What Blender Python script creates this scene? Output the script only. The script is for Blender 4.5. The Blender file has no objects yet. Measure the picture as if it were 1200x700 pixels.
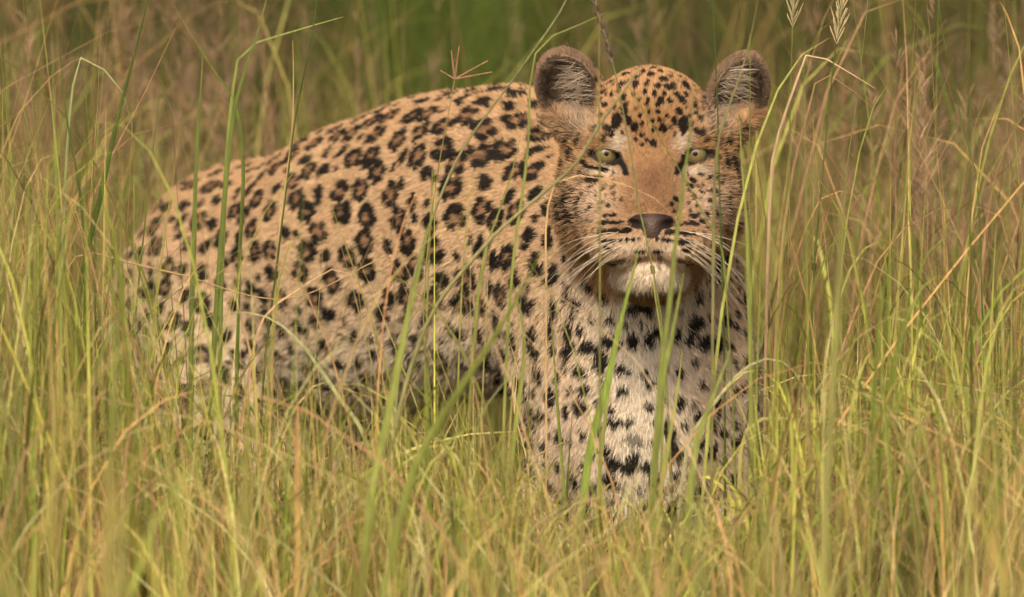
import bpy, math, time
import numpy as np
from mathutils import Vector
from mathutils.bvhtree import BVHTree

T0 = time.time()
rng = np.random.default_rng(7)
scene = bpy.context.scene
C = scene.collection
rad = math.radians

# ------------------------------------------------------------------ camera, sky, sun, exposure
DIST = 9.0
PITCH = rad(4.0)
AIM_Z = 0.43
cam_pos = np.array([0.0, -DIST, AIM_Z + DIST * math.tan(PITCH)])
cam = bpy.data.cameras.new("camera")
cam.sensor_width = 36.0
D0 = DIST / math.cos(PITCH)
cam.lens = 36.0 * D0 / 1.2
cam.clip_start = 0.1
cam.clip_end = 400.0
cam.dof.use_dof = True
cam.dof.focus_distance = D0 - 0.03
cam.dof.aperture_fstop = 4.5
cam.dof.aperture_blades = 9
camo = bpy.data.objects.new("camera", cam)
camo.location = cam_pos
camo.rotation_euler = (math.pi / 2 - PITCH, 0, 0)
C.objects.link(camo)
scene.camera = camo

SUN_EL, SUN_AZ = rad(40), rad(192)      # azimuth clockwise from +Y: behind the camera and a little to the left
world = bpy.data.worlds.new("World")
scene.world = world
world.use_nodes = True
nt = world.node_tree
bg = nt.nodes["Background"]
sky = nt.nodes.new("ShaderNodeTexSky")
sky.sky_type = 'NISHITA'
sky.sun_disc = False
sky.sun_elevation = SUN_EL
sky.sun_rotation = SUN_AZ
sky.dust_density = 9.0
sky.air_density = 0.7
sky.ozone_density = 0.3
nt.links.new(sky.outputs[0], bg.inputs[0])
bg.inputs[1].default_value = 0.10
sl = bpy.data.lights.new("sun", 'SUN')
sl.energy = 2.2
sl.angle = rad(16)
sl.color = (1.0, 0.86, 0.62)
so = bpy.data.objects.new("sun", sl)
so.rotation_euler = (math.pi / 2 - SUN_EL, 0, -SUN_AZ + math.pi)
so.location = (0, 0, 10)
C.objects.link(so)
vs = scene.view_settings
vs.view_transform = 'Standard'
vs.look = 'None'
vs.gamma = 1.0
vs.exposure = 0.58
scene.cycles_curves.shape = 'THICK'
scene.cycles.use_denoising = True
scene.cycles.max_bounces = 8

# ------------------------------------------------------------------ helpers
KPX = 0.001 / D0
_f = np.array([0, math.cos(PITCH), -math.sin(PITCH)])
_u = np.array([0, math.sin(PITCH), math.cos(PITCH)])


def W(px, py, y):
    """World point at depth y that the photograph shows at (px, py)."""
    d = _f + np.array([1.0, 0, 0]) * (px - 600) * KPX + _u * (350 - py) * KPX
    return cam_pos + d * ((y + DIST) / d[1])


def smooth(t):
    t = np.clip(t, 0, 1)
    return t * t * (3 - 2 * t)


def ground_z(x, y):
    x = np.asarray(x, float)
    y = np.asarray(y, float)
    z = -0.10 * smooth((y - 0.25) / 0.6) + 0.035 * np.maximum(0, y - 2.5) * (y < 60)
    z = z + 0.012 * np.sin(x * 5.1 + 1) * np.sin(y * 4.3) * smooth((np.abs(y) - 0.2) / 2)
    z = z + 0.03 * np.sin(x * 1.3 + 2) * np.sin(y * 0.9 + 1) * smooth((np.abs(y) - 1.0) / 3)
    return z


def snoise(p, f, seed=0):
    """cheap smooth noise, about -1..1"""
    r = np.random.default_rng(seed)
    out = 0
    for i in range(5):
        k = r.normal(size=3)
        k *= f * (0.7 + 0.8 * r.random()) / np.linalg.norm(k)
        out = out + np.sin(p @ k + r.random() * 6.28 + 1.3 * np.sin(p @ (k[[1, 2, 0]] * 0.8) + i))
    return out / 2.6


def mesh_from(name, verts, faces, mat, parent=None, smooth_shade=True, color=None, quad=True):
    me = bpy.data.meshes.new(name)
    verts = np.asarray(verts, np.float32)
    faces = np.asarray(faces, np.int32)
    n = faces.shape[1]
    me.vertices.add(len(verts))
    me.vertices.foreach_set("co", verts.ravel())
    me.loops.add(faces.size)
    me.loops.foreach_set("vertex_index", faces.ravel())
    me.polygons.add(len(faces))
    me.polygons.foreach_set("loop_start", np.arange(0, faces.size, n, dtype=np.int32))
    me.update(calc_edges=True)
    if smooth_shade:
        me.polygons.foreach_set("use_smooth", np.ones(len(faces), bool))
    if color is not None:
        a = me.attributes.new("col", 'FLOAT_COLOR', 'POINT')
        cc = np.ones((len(verts), 4), np.float32)
        cc[:, :3] = color
        a.data.foreach_set("color", cc.ravel())
    me.materials.append(mat)
    o = bpy.data.objects.new(name, me)
    C.objects.link(o)
    if parent is not None:
        o.parent = parent
    return o


def tag(o, label=None, cat=None, group=None, kind=None):
    if label: o["label"] = label
    if cat: o["category"] = cat
    if group: o["group"] = group
    if kind: o["kind"] = kind
    return o


def new_mat(name):
    m = bpy.data.materials.new(name)
    m.use_nodes = True
    return m, m.node_tree, m.node_tree.nodes["Principled BSDF"]


# ------------------------------------------------------------------ materials
def grass_material(name, transl=0.38, rough=0.55, fibre=260):
    m, t, b = new_mat(name)
    at = t.nodes.new("ShaderNodeAttribute"); at.attribute_name = "col"
    tc = t.nodes.new("ShaderNodeTexCoord")
    mp = t.nodes.new("ShaderNodeMapping"); mp.inputs["Scale"].default_value = (1, 1, 0.12)
    no = t.nodes.new("ShaderNodeTexNoise"); no.inputs["Scale"].default_value = fibre; no.inputs["Detail"].default_value = 3
    t.links.new(tc.outputs["Object"], mp.inputs[0]); t.links.new(mp.outputs[0], no.inputs["Vector"])
    mr = t.nodes.new("ShaderNodeMapRange")
    mr.inputs["From Min"].default_value = 0.3; mr.inputs["From Max"].default_value = 0.7
    mr.inputs["To Min"].default_value = 0.72; mr.inputs["To Max"].default_value = 1.2
    t.links.new(no.outputs[0], mr.inputs[0])
    mx = t.nodes.new("ShaderNodeVectorMath"); mx.operation = 'SCALE'
    t.links.new(at.outputs["Color"], mx.inputs[0]); t.links.new(mr.outputs[0], mx.inputs["Scale"])
    t.links.new(mx.outputs[0], b.inputs["Base Color"])
    b.inputs["Roughness"].default_value = rough
    b.inputs["Specular IOR Level"].default_value = 0.3
    tr = t.nodes.new("ShaderNodeBsdfTranslucent")
    t.links.new(mx.outputs[0], tr.inputs[0])
    ms = t.nodes.new("ShaderNodeMixShader"); ms.inputs[0].default_value = transl
    t.links.new(b.outputs[0], ms.inputs[1]); t.links.new(tr.outputs[0], ms.inputs[2])
    t.links.new(ms.outputs[0], t.nodes["Material Output"].inputs[0])
    return m


M_GRASS = grass_material("grass_blade_green")
M_DRY = grass_material("grass_dry_straw", 0.25, 0.65)

M_GROUND, t, b = new_mat("soil_and_litter")
tc = t.nodes.new("ShaderNodeTexCoord")
n1 = t.nodes.new("ShaderNodeTexNoise"); n1.inputs["Scale"].default_value = 14; n1.inputs["Detail"].default_value = 8
t.links.new(tc.outputs["Object"], n1.inputs["Vector"])
cr = t.nodes.new("ShaderNodeValToRGB")
cr.color_ramp.elements[0].color = (0.05, 0.036, 0.018, 1); cr.color_ramp.elements[0].position = 0.3
cr.color_ramp.elements[1].color = (0.16, 0.12, 0.055, 1); cr.color_ramp.elements[1].position = 0.7
t.links.new(n1.outputs[0], cr.inputs[0]); t.links.new(cr.outputs[0], b.inputs["Base Color"])
b.inputs["Roughness"].default_value = 0.95
bp = t.nodes.new("ShaderNodeBump"); bp.inputs["Strength"].default_value = 0.6; bp.inputs["Distance"].default_value = 0.02
t.links.new(n1.outputs[0], bp.inputs["Height"]); t.links.new(bp.outputs[0], b.inputs["Normal"])

M_SKIN, t, b = new_mat("leopard_skin")
at = t.nodes.new("ShaderNodeAttribute"); at.attribute_name = "col"
t.links.new(at.outputs["Color"], b.inputs["Base Color"])
b.inputs["Specular IOR Level"].default_value = 0.25
a2 = t.nodes.new("ShaderNodeAttribute"); a2.attribute_name = "wet"
mr = t.nodes.new("ShaderNodeMapRange"); mr.inputs["To Min"].default_value = 0.8; mr.inputs["To Max"].default_value = 0.48
t.links.new(a2.outputs["Fac"], mr.inputs[0]); t.links.new(mr.outputs[0], b.inputs["Roughness"])
tc = t.nodes.new("ShaderNodeTexCoord")
no = t.nodes.new("ShaderNodeTexVoronoi"); no.inputs["Scale"].default_value = 420
t.links.new(tc.outputs["Object"], no.inputs["Vector"])
bp = t.nodes.new("ShaderNodeBump"); bp.inputs["Strength"].default_value = 0.35; bp.inputs["Distance"].default_value = 0.0015
t.links.new(no.outputs["Distance"], bp.inputs["Height"]); t.links.new(bp.outputs[0], b.inputs["Normal"])

M_FUR, t, b = new_mat("leopard_fur")
at = t.nodes.new("ShaderNodeAttribute"); at.attribute_name = "col"
t.links.new(at.outputs["Color"], b.inputs["Base Color"])
b.inputs["Roughness"].default_value = 0.55
b.inputs["Specular IOR Level"].default_value = 0.15

M_WHISK, t, b = new_mat("whisker_white")
b.inputs["Base Color"].default_value = (0.72, 0.64, 0.52, 1); b.inputs["Roughness"].default_value = 0.35

M_SCLERA, t, b = new_mat("eye_dark")
b.inputs["Base Color"].default_value = (0.03, 0.022, 0.016, 1); b.inputs["Roughness"].default_value = 0.12
M_IRIS, t, b = new_mat("eye_iris")
tc = t.nodes.new("ShaderNodeTexCoord")
ln = t.nodes.new("ShaderNodeVectorMath"); ln.operation = 'LENGTH'
sx = t.nodes.new("ShaderNodeMapping"); sx.inputs["Scale"].default_value = (1, 0, 1)
t.links.new(tc.outputs["Object"], sx.inputs[0]); t.links.new(sx.outputs[0], ln.inputs[0])
cr = t.nodes.new("ShaderNodeValToRGB")
e = cr.color_ramp.elements
e[0].position = 0.15; e[0].color = (0.19, 0.145, 0.055, 1)
e[1].position = 1.0; e[1].color = (0.05, 0.042, 0.022, 1)
x = e.new(0.75); x.color = (0.145, 0.118, 0.055, 1)
mr = t.nodes.new("ShaderNodeMapRange"); mr.inputs["From Max"].default_value = 0.0145
t.links.new(ln.outputs["Value"], mr.inputs[0]); t.links.new(mr.outputs[0], cr.inputs[0])
no = t.nodes.new("ShaderNodeTexNoise"); no.inputs["Scale"].default_value = 600
t.links.new(tc.outputs["Object"], no.inputs["Vector"])
mx = t.nodes.new("ShaderNodeMix"); mx.data_type = 'RGBA'; mx.blend_type = 'OVERLAY'; mx.inputs[0].default_value = 0.5
t.links.new(cr.outputs[0], mx.inputs[6]); t.links.new(no.outputs[0], mx.inputs[7])
t.links.new(mx.outputs[2], b.inputs["Base Color"])
b.inputs["Roughness"].default_value = 0.3; b.inputs["Coat Weight"].default_value = 1.0; b.inputs["Coat Roughness"].default_value = 0.01
M_PUPIL, t, b = new_mat("eye_pupil")
b.inputs["Base Color"].default_value = (0.006, 0.006, 0.006, 1); b.inputs["Roughness"].default_value = 0.05

# ------------------------------------------------------------------ ground
gx = np.concatenate([np.linspace(-60, -6, 28)[:-1], np.linspace(-6, 6, 81), np.linspace(6, 60, 28)[1:]])
gy = np.concatenate([np.linspace(-40, -6, 18)[:-1], np.linspace(-6, 8, 101), np.linspace(8, 60, 53)[1:], np.linspace(60, 300, 20)[1:]])
GX, GY = np.meshgrid(gx, gy, indexing='ij')
GZ = ground_z(GX, np.minimum(GY, 59.9))
gv = np.stack([GX, GY, GZ], -1).reshape(-1, 3)
ii, jj = np.meshgrid(np.arange(len(gx) - 1), np.arange(len(gy) - 1), indexing='ij')
a0 = (ii * len(gy) + jj).ravel()
gf = np.stack([a0, a0 + len(gy), a0 + len(gy) + 1, a0 + 1], -1)
tag(mesh_from("ground", gv, gf, M_GROUND), "brown soil under the tall grass", "ground", kind="structure")

# ------------------------------------------------------------------ leopard: one continuous surface from a signed distance field
E = W(762, 181, 0.0)                    # point between the eyes


def hp(x, y, z):
    return E + np.array([x, y, z]) * 0.001


def rotm(rx=0, ry=0, rz=0):
    rx, ry, rz = rad(rx), rad(ry), rad(rz)
    X = np.array([[1, 0, 0], [0, math.cos(rx), -math.sin(rx)], [0, math.sin(rx), math.cos(rx)]])
    Y = np.array([[math.cos(ry), 0, math.sin(ry)], [0, 1, 0], [-math.sin(ry), 0, math.cos(ry)]])
    Z = np.array([[math.cos(rz), -math.sin(rz), 0], [math.sin(rz), math.cos(rz), 0], [0, 0, 1]])
    return Z @ Y @ X


def ell(c, r, k=0.02, rot=None, sub=False):
    c = np.asarray(c, float); r = np.asarray(r, float)
    R = rotm(*rot) if rot else None

    def f(X, Y, Z):
        x, y, z = X - c[0], Y - c[1], Z - c[2]
        if R is not None:
            x, y, z = (R[0, 0] * x + R[1, 0] * y + R[2, 0] * z, R[0, 1] * x + R[1, 1] * y + R[2, 1] * z,
                       R[0, 2] * x + R[1, 2] * y + R[2, 2] * z)
        x, y, z = x / r[0], y / r[1], z / r[2]
        k0 = np.sqrt(x * x + y * y + z * z) + 1e-6
        x, y, z = x / r[0], y / r[1], z / r[2]
        k1 = np.sqrt(x * x + y * y + z * z) + 1e-6
        return k0 * (k0 - 1) / k1
    m = r.max() if R is not None else r
    return (f, c - m, c + m, k, sub)


def cone(a, b, ra, rb, k=0.02, sub=False):
    a = np.asarray(a, float); b = np.asarray(b, float)
    d = b - a
    L2 = d @ d

    def f(X, Y, Z):
        x, y, z = X - a[0], Y - a[1], Z - a[2]
        t = np.clip((x * d[0] + y * d[1] + z * d[2]) / L2, 0, 1)
        return np.sqrt((x - t * d[0]) ** 2 + (y - t * d[1]) ** 2 + (z - t * d[2]) ** 2) - (ra + (rb - ra) * t)
    m = max(ra, rb)
    return (f, np.minimum(a, b) - m, np.maximum(a, b) + m, k, sub)


def almond(cx, cz, w, h, tilt, ylo, yhi):
    """eye opening: an almond outline carried in depth"""
    ct, st = math.cos(rad(tilt)), math.sin(rad(tilt))

    def f(X, Y, Z):
        x = (X - E[0]) * 1000 - cx
        z = (Z - E[2]) * 1000 - cz
        y = (Y - E[1]) * 1000
        x, z = x * ct + z * st, -x * st + z * ct
        ht, hb = h * .74, h * 1.04
        Rt, Rb = (w * w + ht * ht) / (2 * ht), (w * w + hb * hb) / (2 * hb)
        d = np.maximum(np.sqrt(x * x + (z + Rt - ht) ** 2) - Rt, np.sqrt(x * x + (z - Rb + hb) ** 2) - Rb)
        d = np.maximum(d, np.maximum(ylo - y, y - yhi))
        return d * 0.001
    lo = hp(cx - w - 2, ylo, cz - w); hi = hp(cx + w + 2, yhi, cz + w)
    return (f, lo, hi, 0.003, True)


prims = []
P = prims.append
# trunk
P(ell(W(752, 455, .25), (.112, .14, .19), .05))
P(cone(W(760, 230, .11), W(742, 330, .25), .084, .112, .05))
P(cone(W(738, 325, .28), W(610, 265, .47), .115, .150, .06))
P(cone(W(610, 265, .47), W(440, 292, .66), .150, .150, .05))
P(cone(W(440, 292, .66), W(290, 334, .82), .150, .142, .05))
P(cone(W(290, 334, .82), W(242, 364, .87), .142, .122, .05))
P(cone(W(600, 330, .46), W(440, 375, .66), .128, .118, .05))
P(ell(W(585, 205, .46), (.10, .10, .085), .07))
P(ell(W(515, 250, .57), (.12, .12, .138), .07))
P(ell(W(655, 330, .30), (.075, .10, .15), .05))          # shoulder blade on the near side
# forelegs
for sx_, yy in ((674, .25), (826, .21)):
    P(cone(W(sx_ + (8 if sx_ < 750 else -8), 430, yy + .03), W(sx_, 580, yy + .05), .070, .055, .04))
    e0 = W(sx_, 580, yy + .05); w0 = e0.copy(); w0[2] = .10; w0[1] -= .03
    P(cone(e0, w0, .056, .042, .02))
    f0 = w0.copy(); f0[2] = .045; f0[1] -= .015
    P(cone(w0, f0, .042, .042, .02))
    P(ell(f0 + np.array([0, -.035, -.008]), (.05, .06, .036), .02))
    for q in (-.033, -.012, .012, .033):
        P(ell(f0 + np.array([q, -.08 + abs(q) * .5, -.017]), (.0135, .026, .02), .006))
# hind legs
for o_, near in (((-.05, -.055), 1), ((.085, .06), 0)):
    h0 = np.array([-.36 + o_[0], .83 + o_[1], .30])
    kn = np.array([-.30 + o_[0], .73 + o_[1], .13])
    hk = np.array([-.41 + o_[0], .90 + o_[1], .05])
    ft = np.array([-.38 + o_[0], .85 + o_[1], -.052])
    P(ell((h0 + kn) / 2 + np.array([0, 0, .02]), (.085, .12, .16), .05))
    P(cone(kn, hk, .062, .042, .03))
    P(cone(hk, ft, .036, .034, .02))
    P(ell(ft + np.array([.025, -.04, -.008]), (.042, .062, .034), .02, (0, 0, 35)))
# tail
tp = [W(205, 300, .93), W(165, 340, 1.0), W(152, 400, 1.03), W(155, 470, 1.04), W(182, 530, 1.05)]
for i in range(4):
    P(cone(tp[i], tp[i + 1], .038 - .003 * i, .036 - .003 * i, .03))
# head
NB = len(prims)
P(ell(hp(0, 75, 12), (.083, .092, .084), .03))
for s in (-1, 1):
    P(ell(hp(s * 60, 62, -34), (.042, .055, .060), .028))
    P(ell(hp(s * 66, 80, -70), (.036, .045, .042), .03))
    P(ell(hp(s * 43, 14, 22), (.030, .026, .014), .014))
    P(ell(hp(s * 51, 17, -3), (.026, .020, .019), .010))
P(cone(hp(0, 22, 4), hp(0, -56, -62), .037, .030, .022))
P(ell(hp(0, 30, 50), (.05, .05, .045), .03))
for s in (-1, 1):
    P(ell(hp(s * 31, -54, -98), (.037, .042, .030), .008))
    P(ell(hp(s * 45, -5, -72), (.032, .045, .036), .03))
P(ell(hp(0, -72, -88), (.028, .030, .027), .014))
P(ell(hp(0, -46, -131), (.028, .037, .021), .012))
P(ell(hp(0, 10, -132), (.042, .066, .038), .025))
# nose pad
P(ell(hp(0, -87, -74), (.0275, .014, .0100), .005))
P(ell(hp(0, -92, -82), (.0115, .011, .0115), .006))
for s in (-1, 1):
    P(cone(hp(s * 11, -108, -77), hp(s * 25, -88, -76), .0062, .0048, .003, True))
# mouth and philtrum
mp_ = [(0, -104, -113), (14, -101, -116), (30, -92, -121), (43, -78, -125), (52, -60, -130)]
for s in (-1, 1):
    for i in range(4):
        a, c_ = mp_[i], mp_[i + 1]
        P(cone(hp(s * a[0], a[1], a[2]), hp(s * c_[0], c_[1], c_[2]), .0032, .0032, .005, True))
P(cone(hp(0, -106, -93), hp(0, -105, -112), .0022, .003, .004, True))
# eyes
EYES = [(-51, 0, 15, 9.6, -9), (53, 0, 15, 9.6, 9)]
for ex, ez, ew, eh, et in EYES:
    P(almond(ex, ez, ew, eh, et, -60, 26))
# ears: cup = outer shell minus the hollow
EARS = [((-95, 47, 77), (-84, 60, 36), -27, 12), ((105, 49, 73), (90, 62, 34), 22, -14)]
ear_in = []
for tc_, bc_, ry_, rz_ in EARS:
    w_ = .036 if tc_[0] < 0 else .031
    P(ell(hp(*tc_), (w_, .022, .048), .012, (0, ry_, rz_)))
    P(cone(hp(*tc_), hp(*bc_), .026, .024, .022))
for tc_, bc_, ry_, rz_ in EARS:
    w_ = .0305 if tc_[0] < 0 else .026
    q = ell(hp(tc_[0] + (3 if tc_[0] < 0 else -3), tc_[1] - 22, tc_[2] - 7), (w_, .030, .045), .005, (0, ry_, rz_), True)
    P(q); ear_in.append(q[0])


def apply(d, prim, X, Y, Z):
    f, lo, hi, k, sub = prim
    e = f(X, Y, Z)
    if sub:
        h = np.maximum(k - np.abs(d + e), 0) / k
        return np.maximum(d, -e) + h * h * k * .25
    h = np.maximum(k - np.abs(d - e), 0) / k
    return np.minimum(d, e) - h * h * k * .25


def sdf(p):
    d = np.full(len(p), 1.0)
    for pr in prims:
        d = apply(d, pr, p[:, 0], p[:, 1], p[:, 2])
    return d


def axis(lo, hi, flo, fhi, fine, coarse):
    a = np.linspace(lo, flo, max(2, int((flo - lo) / coarse)))[:-1]
    b_ = np.linspace(flo, fhi, int((fhi - flo) / fine))
    c_ = np.linspace(fhi, hi, max(2, int((hi - fhi) / coarse)))[1:]
    return np.concatenate([a, b_, c_]).astype(np.float32)


xs = axis(-.60, .36, E[0] - .145, E[0] + .15, .0021, .009)
ys = axis(-.14, 1.16, -.125, .12, .0021, .009)
zs = axis(-.13, E[2] + .14, E[2] - .185, E[2] + .135, .0021, .009)
D = np.full((len(xs), len(ys), len(zs)), 1.0, np.float32)
for pr in prims:
    lo, hi, k = pr[1] - pr[3] - .004, pr[2] + pr[3] + .004, pr[3]
    sl_ = []
    for ax, l, h in zip((xs, ys, zs), lo, hi):
        sl_.append(slice(max(0, np.searchsorted(ax, l) - 1), min(len(ax), np.searchsorted(ax, h) + 1)))
    sx_, sy_, sz_ = sl_
    D[sx_, sy_, sz_] = apply(D[sx_, sy_, sz_], pr, xs[sx_][:, None, None], ys[sy_][None, :, None], zs[sz_][None, None, :])
print("sdf", D.shape, time.time() - T0)


def surface_nets(D, xs, ys, zs):
    ins = D < 0
    nx, ny, nz = [n - 1 for n in D.shape]
    cnt = np.zeros((nx, ny, nz), np.int8)
    offs = [(i, j, k) for i in (0, 1) for j in (0, 1) for k in (0, 1)]
    for i, j, k in offs:
        cnt += ins[i:i + nx, j:j + ny, k:k + nz]
    I, J, K = np.nonzero((cnt > 0) & (cnt < 8))
    idx = -np.ones((nx, ny, nz), np.int32)
    idx[I, J, K] = np.arange(len(I))
    acc = np.zeros((len(I), 3)); num = np.zeros(len(I))
    ax = (xs, ys, zs)
    for a in offs:
        for d in range(3):
            if a[d]: continue
            b_ = list(a); b_[d] = 1
            ia = (I + a[0], J + a[1], K + a[2]); ib = (I + b_[0], J + b_[1], K + b_[2])
            va, vb = D[ia], D[ib]
            m = (va < 0) != (vb < 0)
            t = np.where(m, va / np.where(m, va - vb, 1), 0)
            pa = np.stack([ax[q][ia[q]] for q in range(3)], -1)
            pb = np.stack([ax[q][ib[q]] for q in range(3)], -1)
            acc += np.where(m[:, None], pa + (pb - pa) * t[:, None], 0); num += m
    V = acc / num[:, None]
    F = []
    for d in range(3):
        e, g = [(1, 2), (2, 0), (0, 1)][d]
        lo = [slice(None)] * 3; hi = [slice(None)] * 3
        lo[d] = slice(0, -1); hi[d] = slice(1, None)
        s0 = ins[tuple(lo)]; s1 = ins[tuple(hi)]
        for flip, m in ((0, s0 & ~s1), (1, ~s0 & s1)):
            Q = np.stack(np.nonzero(m), -1)
            Q = Q[(Q[:, e] > 0) & (Q[:, g] > 0)]
            ok = (Q[:, e] < idx.shape[e]) & (Q[:, g] < idx.shape[g]); Q = Q[ok]
            c0 = Q.copy(); c1 = Q.copy(); c2 = Q.copy(); c3 = Q.copy()
            c1[:, e] -= 1; c2[:, e] -= 1; c2[:, g] -= 1; c3[:, g] -= 1
            f = np.stack([idx[tuple(c.T)] for c in (c0, c1, c2, c3)], -1)
            F.append(f[:, ::-1] if flip else f)
    F = np.concatenate(F)
    return V, F[(F >= 0).all(1)]


V, F = surface_nets(D, xs, ys, zs)
del D


def vnormals(V, F):
    n = np.cross(V[F[:, 2]] - V[F[:, 0]], V[F[:, 3]] - V[F[:, 1]])
    N = np.zeros_like(V)
    for q in range(4):
        for a in range(3):
            N[:, a] += np.bincount(F[:, q], n[:, a], len(V))
    return N / (np.linalg.norm(N, axis=1, keepdims=True) + 1e-12)


# light relaxing of the net
for it in range(2):
    S = np.zeros_like(V); Nn = np.zeros(len(V))
    for q in range(4):
        for q2 in (1, 3):
            i0, i1 = F[:, q], F[:, (q + q2) % 4]
            for a in range(3):
                S[:, a] += np.bincount(i0, V[i1, a], len(V))
            Nn += np.bincount(i0, minlength=len(V))
    V = V * .5 + .5 * S / Nn[:, None]
N = vnormals(V, F)
print("mesh", V.shape, F.shape, time.time() - T0)
bvh = BVHTree.FromPolygons(V.tolist(), F.tolist())

# ---- coat: spots found on the surface, kept as tangent ellipses in object space
blobs = []   # centre, u axis/a, v axis/b, normal, depth reach, strength


def add_blob(p, n, ax_u, a, b_, strength=1.0, reach=.03, part=0):
    n = n / np.linalg.norm(n)
    u = ax_u - n * (ax_u @ n); u /= np.linalg.norm(u) + 1e-9
    v = np.cross(n, u)
    blobs.append((p, u, v, n, a, b_, reach, strength, part))


def photo_spots(lst, ox, oy, sc, part, grow=1.0):
    for s_ in lst:
        zx, zy, rx, ry = s_[:4]
        ang = rad(s_[4]) if len(s_) > 4 else 0
        st = s_[5] if len(s_) > 5 else 1.0
        w = W(ox + zx / sc, oy + zy / sc, 0)
        d = Vector(w - cam_pos).normalized()
        hit = bvh.ray_cast(Vector(cam_pos), d)
        if hit[0] is None: continue
        p = np.array(hit[0]); n = np.array(hit[1])
        if n @ np.array(d) > 0: n = -n
        u = np.array([math.cos(ang), 0, math.sin(ang)])
        side_n = n * .35 - np.array(d) * .65
        add_blob(p, side_n, u, rx / sc * .001 * grow, ry / sc * .001 * grow, st, .022, part)


forehead = [(500,215,20,12),(540,260,13,19),(480,255,14,10),(435,250,15,10),(405,290,18,12),(440,302,10,14),(410,350,14,10),(610,215,16,14),
 (620,188,14,10),(655,202,12,10),(575,200,10,8),(665,235,18,15),(640,265,12,12),(690,270,18,13),(592,258,10,9),(582,290,8,12),(628,300,8,14),
 (655,325,10,12),(745,325,18,14),(765,265,18,20),(762,300,10,12),(735,225,10,8),(700,225,12,8),(730,375,15,13),(708,412,13,18),(750,430,19,25),
 (660,452,15,13),(612,420,9,8),(640,380,8,6),(602,380,8,10),(560,325,8,6),(540,450,13,19),(515,415,10,14),(500,375,12,16),(462,415,20,30),
 (490,315,14,12),(503,345,12,8),(420,450,18,11),(440,472,10,12),(360,420,13,19),(320,422,10,14),(545,500,8,10),(572,482,10,8),(592,502,8,8),
 (570,522,10,6),(622,515,12,13),(825,415,14,15),(860,395,10,18),(825,470,16,10),(800,462,10,10),(850,345,8,8),(882,365,10,14),(870,440,16,10),
 (275,475,8,42,-25),(303,512,10,32,-20),(322,482,8,26,-25),(236,530,8,32,-12),(212,610,7,20),(241,606,11,14),(271,566,11,15),(395,395,9,9),
 (930,520,14,18),(975,540,9,22),(922,592,9,18),(960,615,11,28),(990,640,7,26),(905,460,8,12),(640,345,7,9),(690,330,9,8),(560,395,7,10),
 (620,455,7,10),(590,345,7,9),(680,395,8,8),(780,395,9,10),(800,350,9,9),(450,355,9,9),(545,225,9,8),(720,300,9,9),(600,240,8,7),(600,325,7,8),(670,300,7,8),(575,430,7,9)]
face = [(235,300,18,11),(270,325,18,9),(310,336,14,7),(350,346,18,7),(255,405,12,18),(290,415,12,17),(185,460,14,12),(150,515,17,24),(215,525,15,21),
 (120,590,14,32,15),(172,600,18,27,25),(225,615,17,17),(345,440,12,18,0,.5),(155,395,9,14),(85,310,9,32),(120,315,16,20),(160,255,13,20),(195,190,9,20),
 (275,490,20,7,0,.45),(320,395,10,9),(350,500,9,8,0,.5),(110,440,8,14),(1080,320,16,42),(1116,370,8,52),(1045,190,18,23),(1035,290,9,36),(1105,225,11,28),
 (860,410,15,13),(850,440,18,11),(910,485,10,10),(975,480,18,11),(955,540,20,9),(1040,520,12,21),(975,600,15,17),(1045,590,11,23),(1085,490,13,15),
 (1095,430,9,28),(945,390,11,13),(1055,415,10,11),(1022,650,11,16),(900,370,12,8),(1000,430,10,9),(915,440,9,9),(930,610,12,11),(880,560,10,8),(1070,650,10,18),
 (760,515,16,10),(738,545,10,10),(752,590,12,9),(440,515,8,9,0,.6),(905,650,14,11),(150,655,14,12),(225,680,12,9)]
muzz = [(410,240,9,7),(440,240,9,7),(405,268,13,8),(440,268,10,7),(468,270,13,7),(430,308,36,8,0),(490,306,18,6),(410,350,13,6),(440,348,11,6),(470,345,8,5),
 (500,343,8,5),(528,341,7,5),(555,340,5,4),(795,240,13,8),(800,272,15,9),(770,275,13,7),(735,282,9,5),(705,282,7,5),(690,314,13,7),(725,316,13,7),(760,318,15,7),
 (795,315,13,7),(640,342,7,5),(665,344,7,5),(690,347,8,5),(715,352,9,6),(745,356,13,8),(780,352,13,7),(555,425,6,14,0,.7),(650,420,6,14,0,.7),(642,462,5,11,0,.6),
 (560,395,14,5),(640,395,14,5),(420,380,14,7),(770,385,12,7)]
neck = [(350,520,17,26),(280,475,9,18),(250,530,16,13),(255,580,11,22),(300,605,23,22),(205,635,8,33),(405,570,14,28),(345,470,8,22),(860,480,13,28),(815,575,15,28),
 (865,560,11,22),(735,640,9,16),(985,545,13,16),(975,440,9,28),(1005,280,22,34),(985,605,11,13),(922,600,9,18),(975,660,11,13),(1010,400,9,22),(940,500,8,18),(240,420,9,18),(225,300,12,20)]
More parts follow.
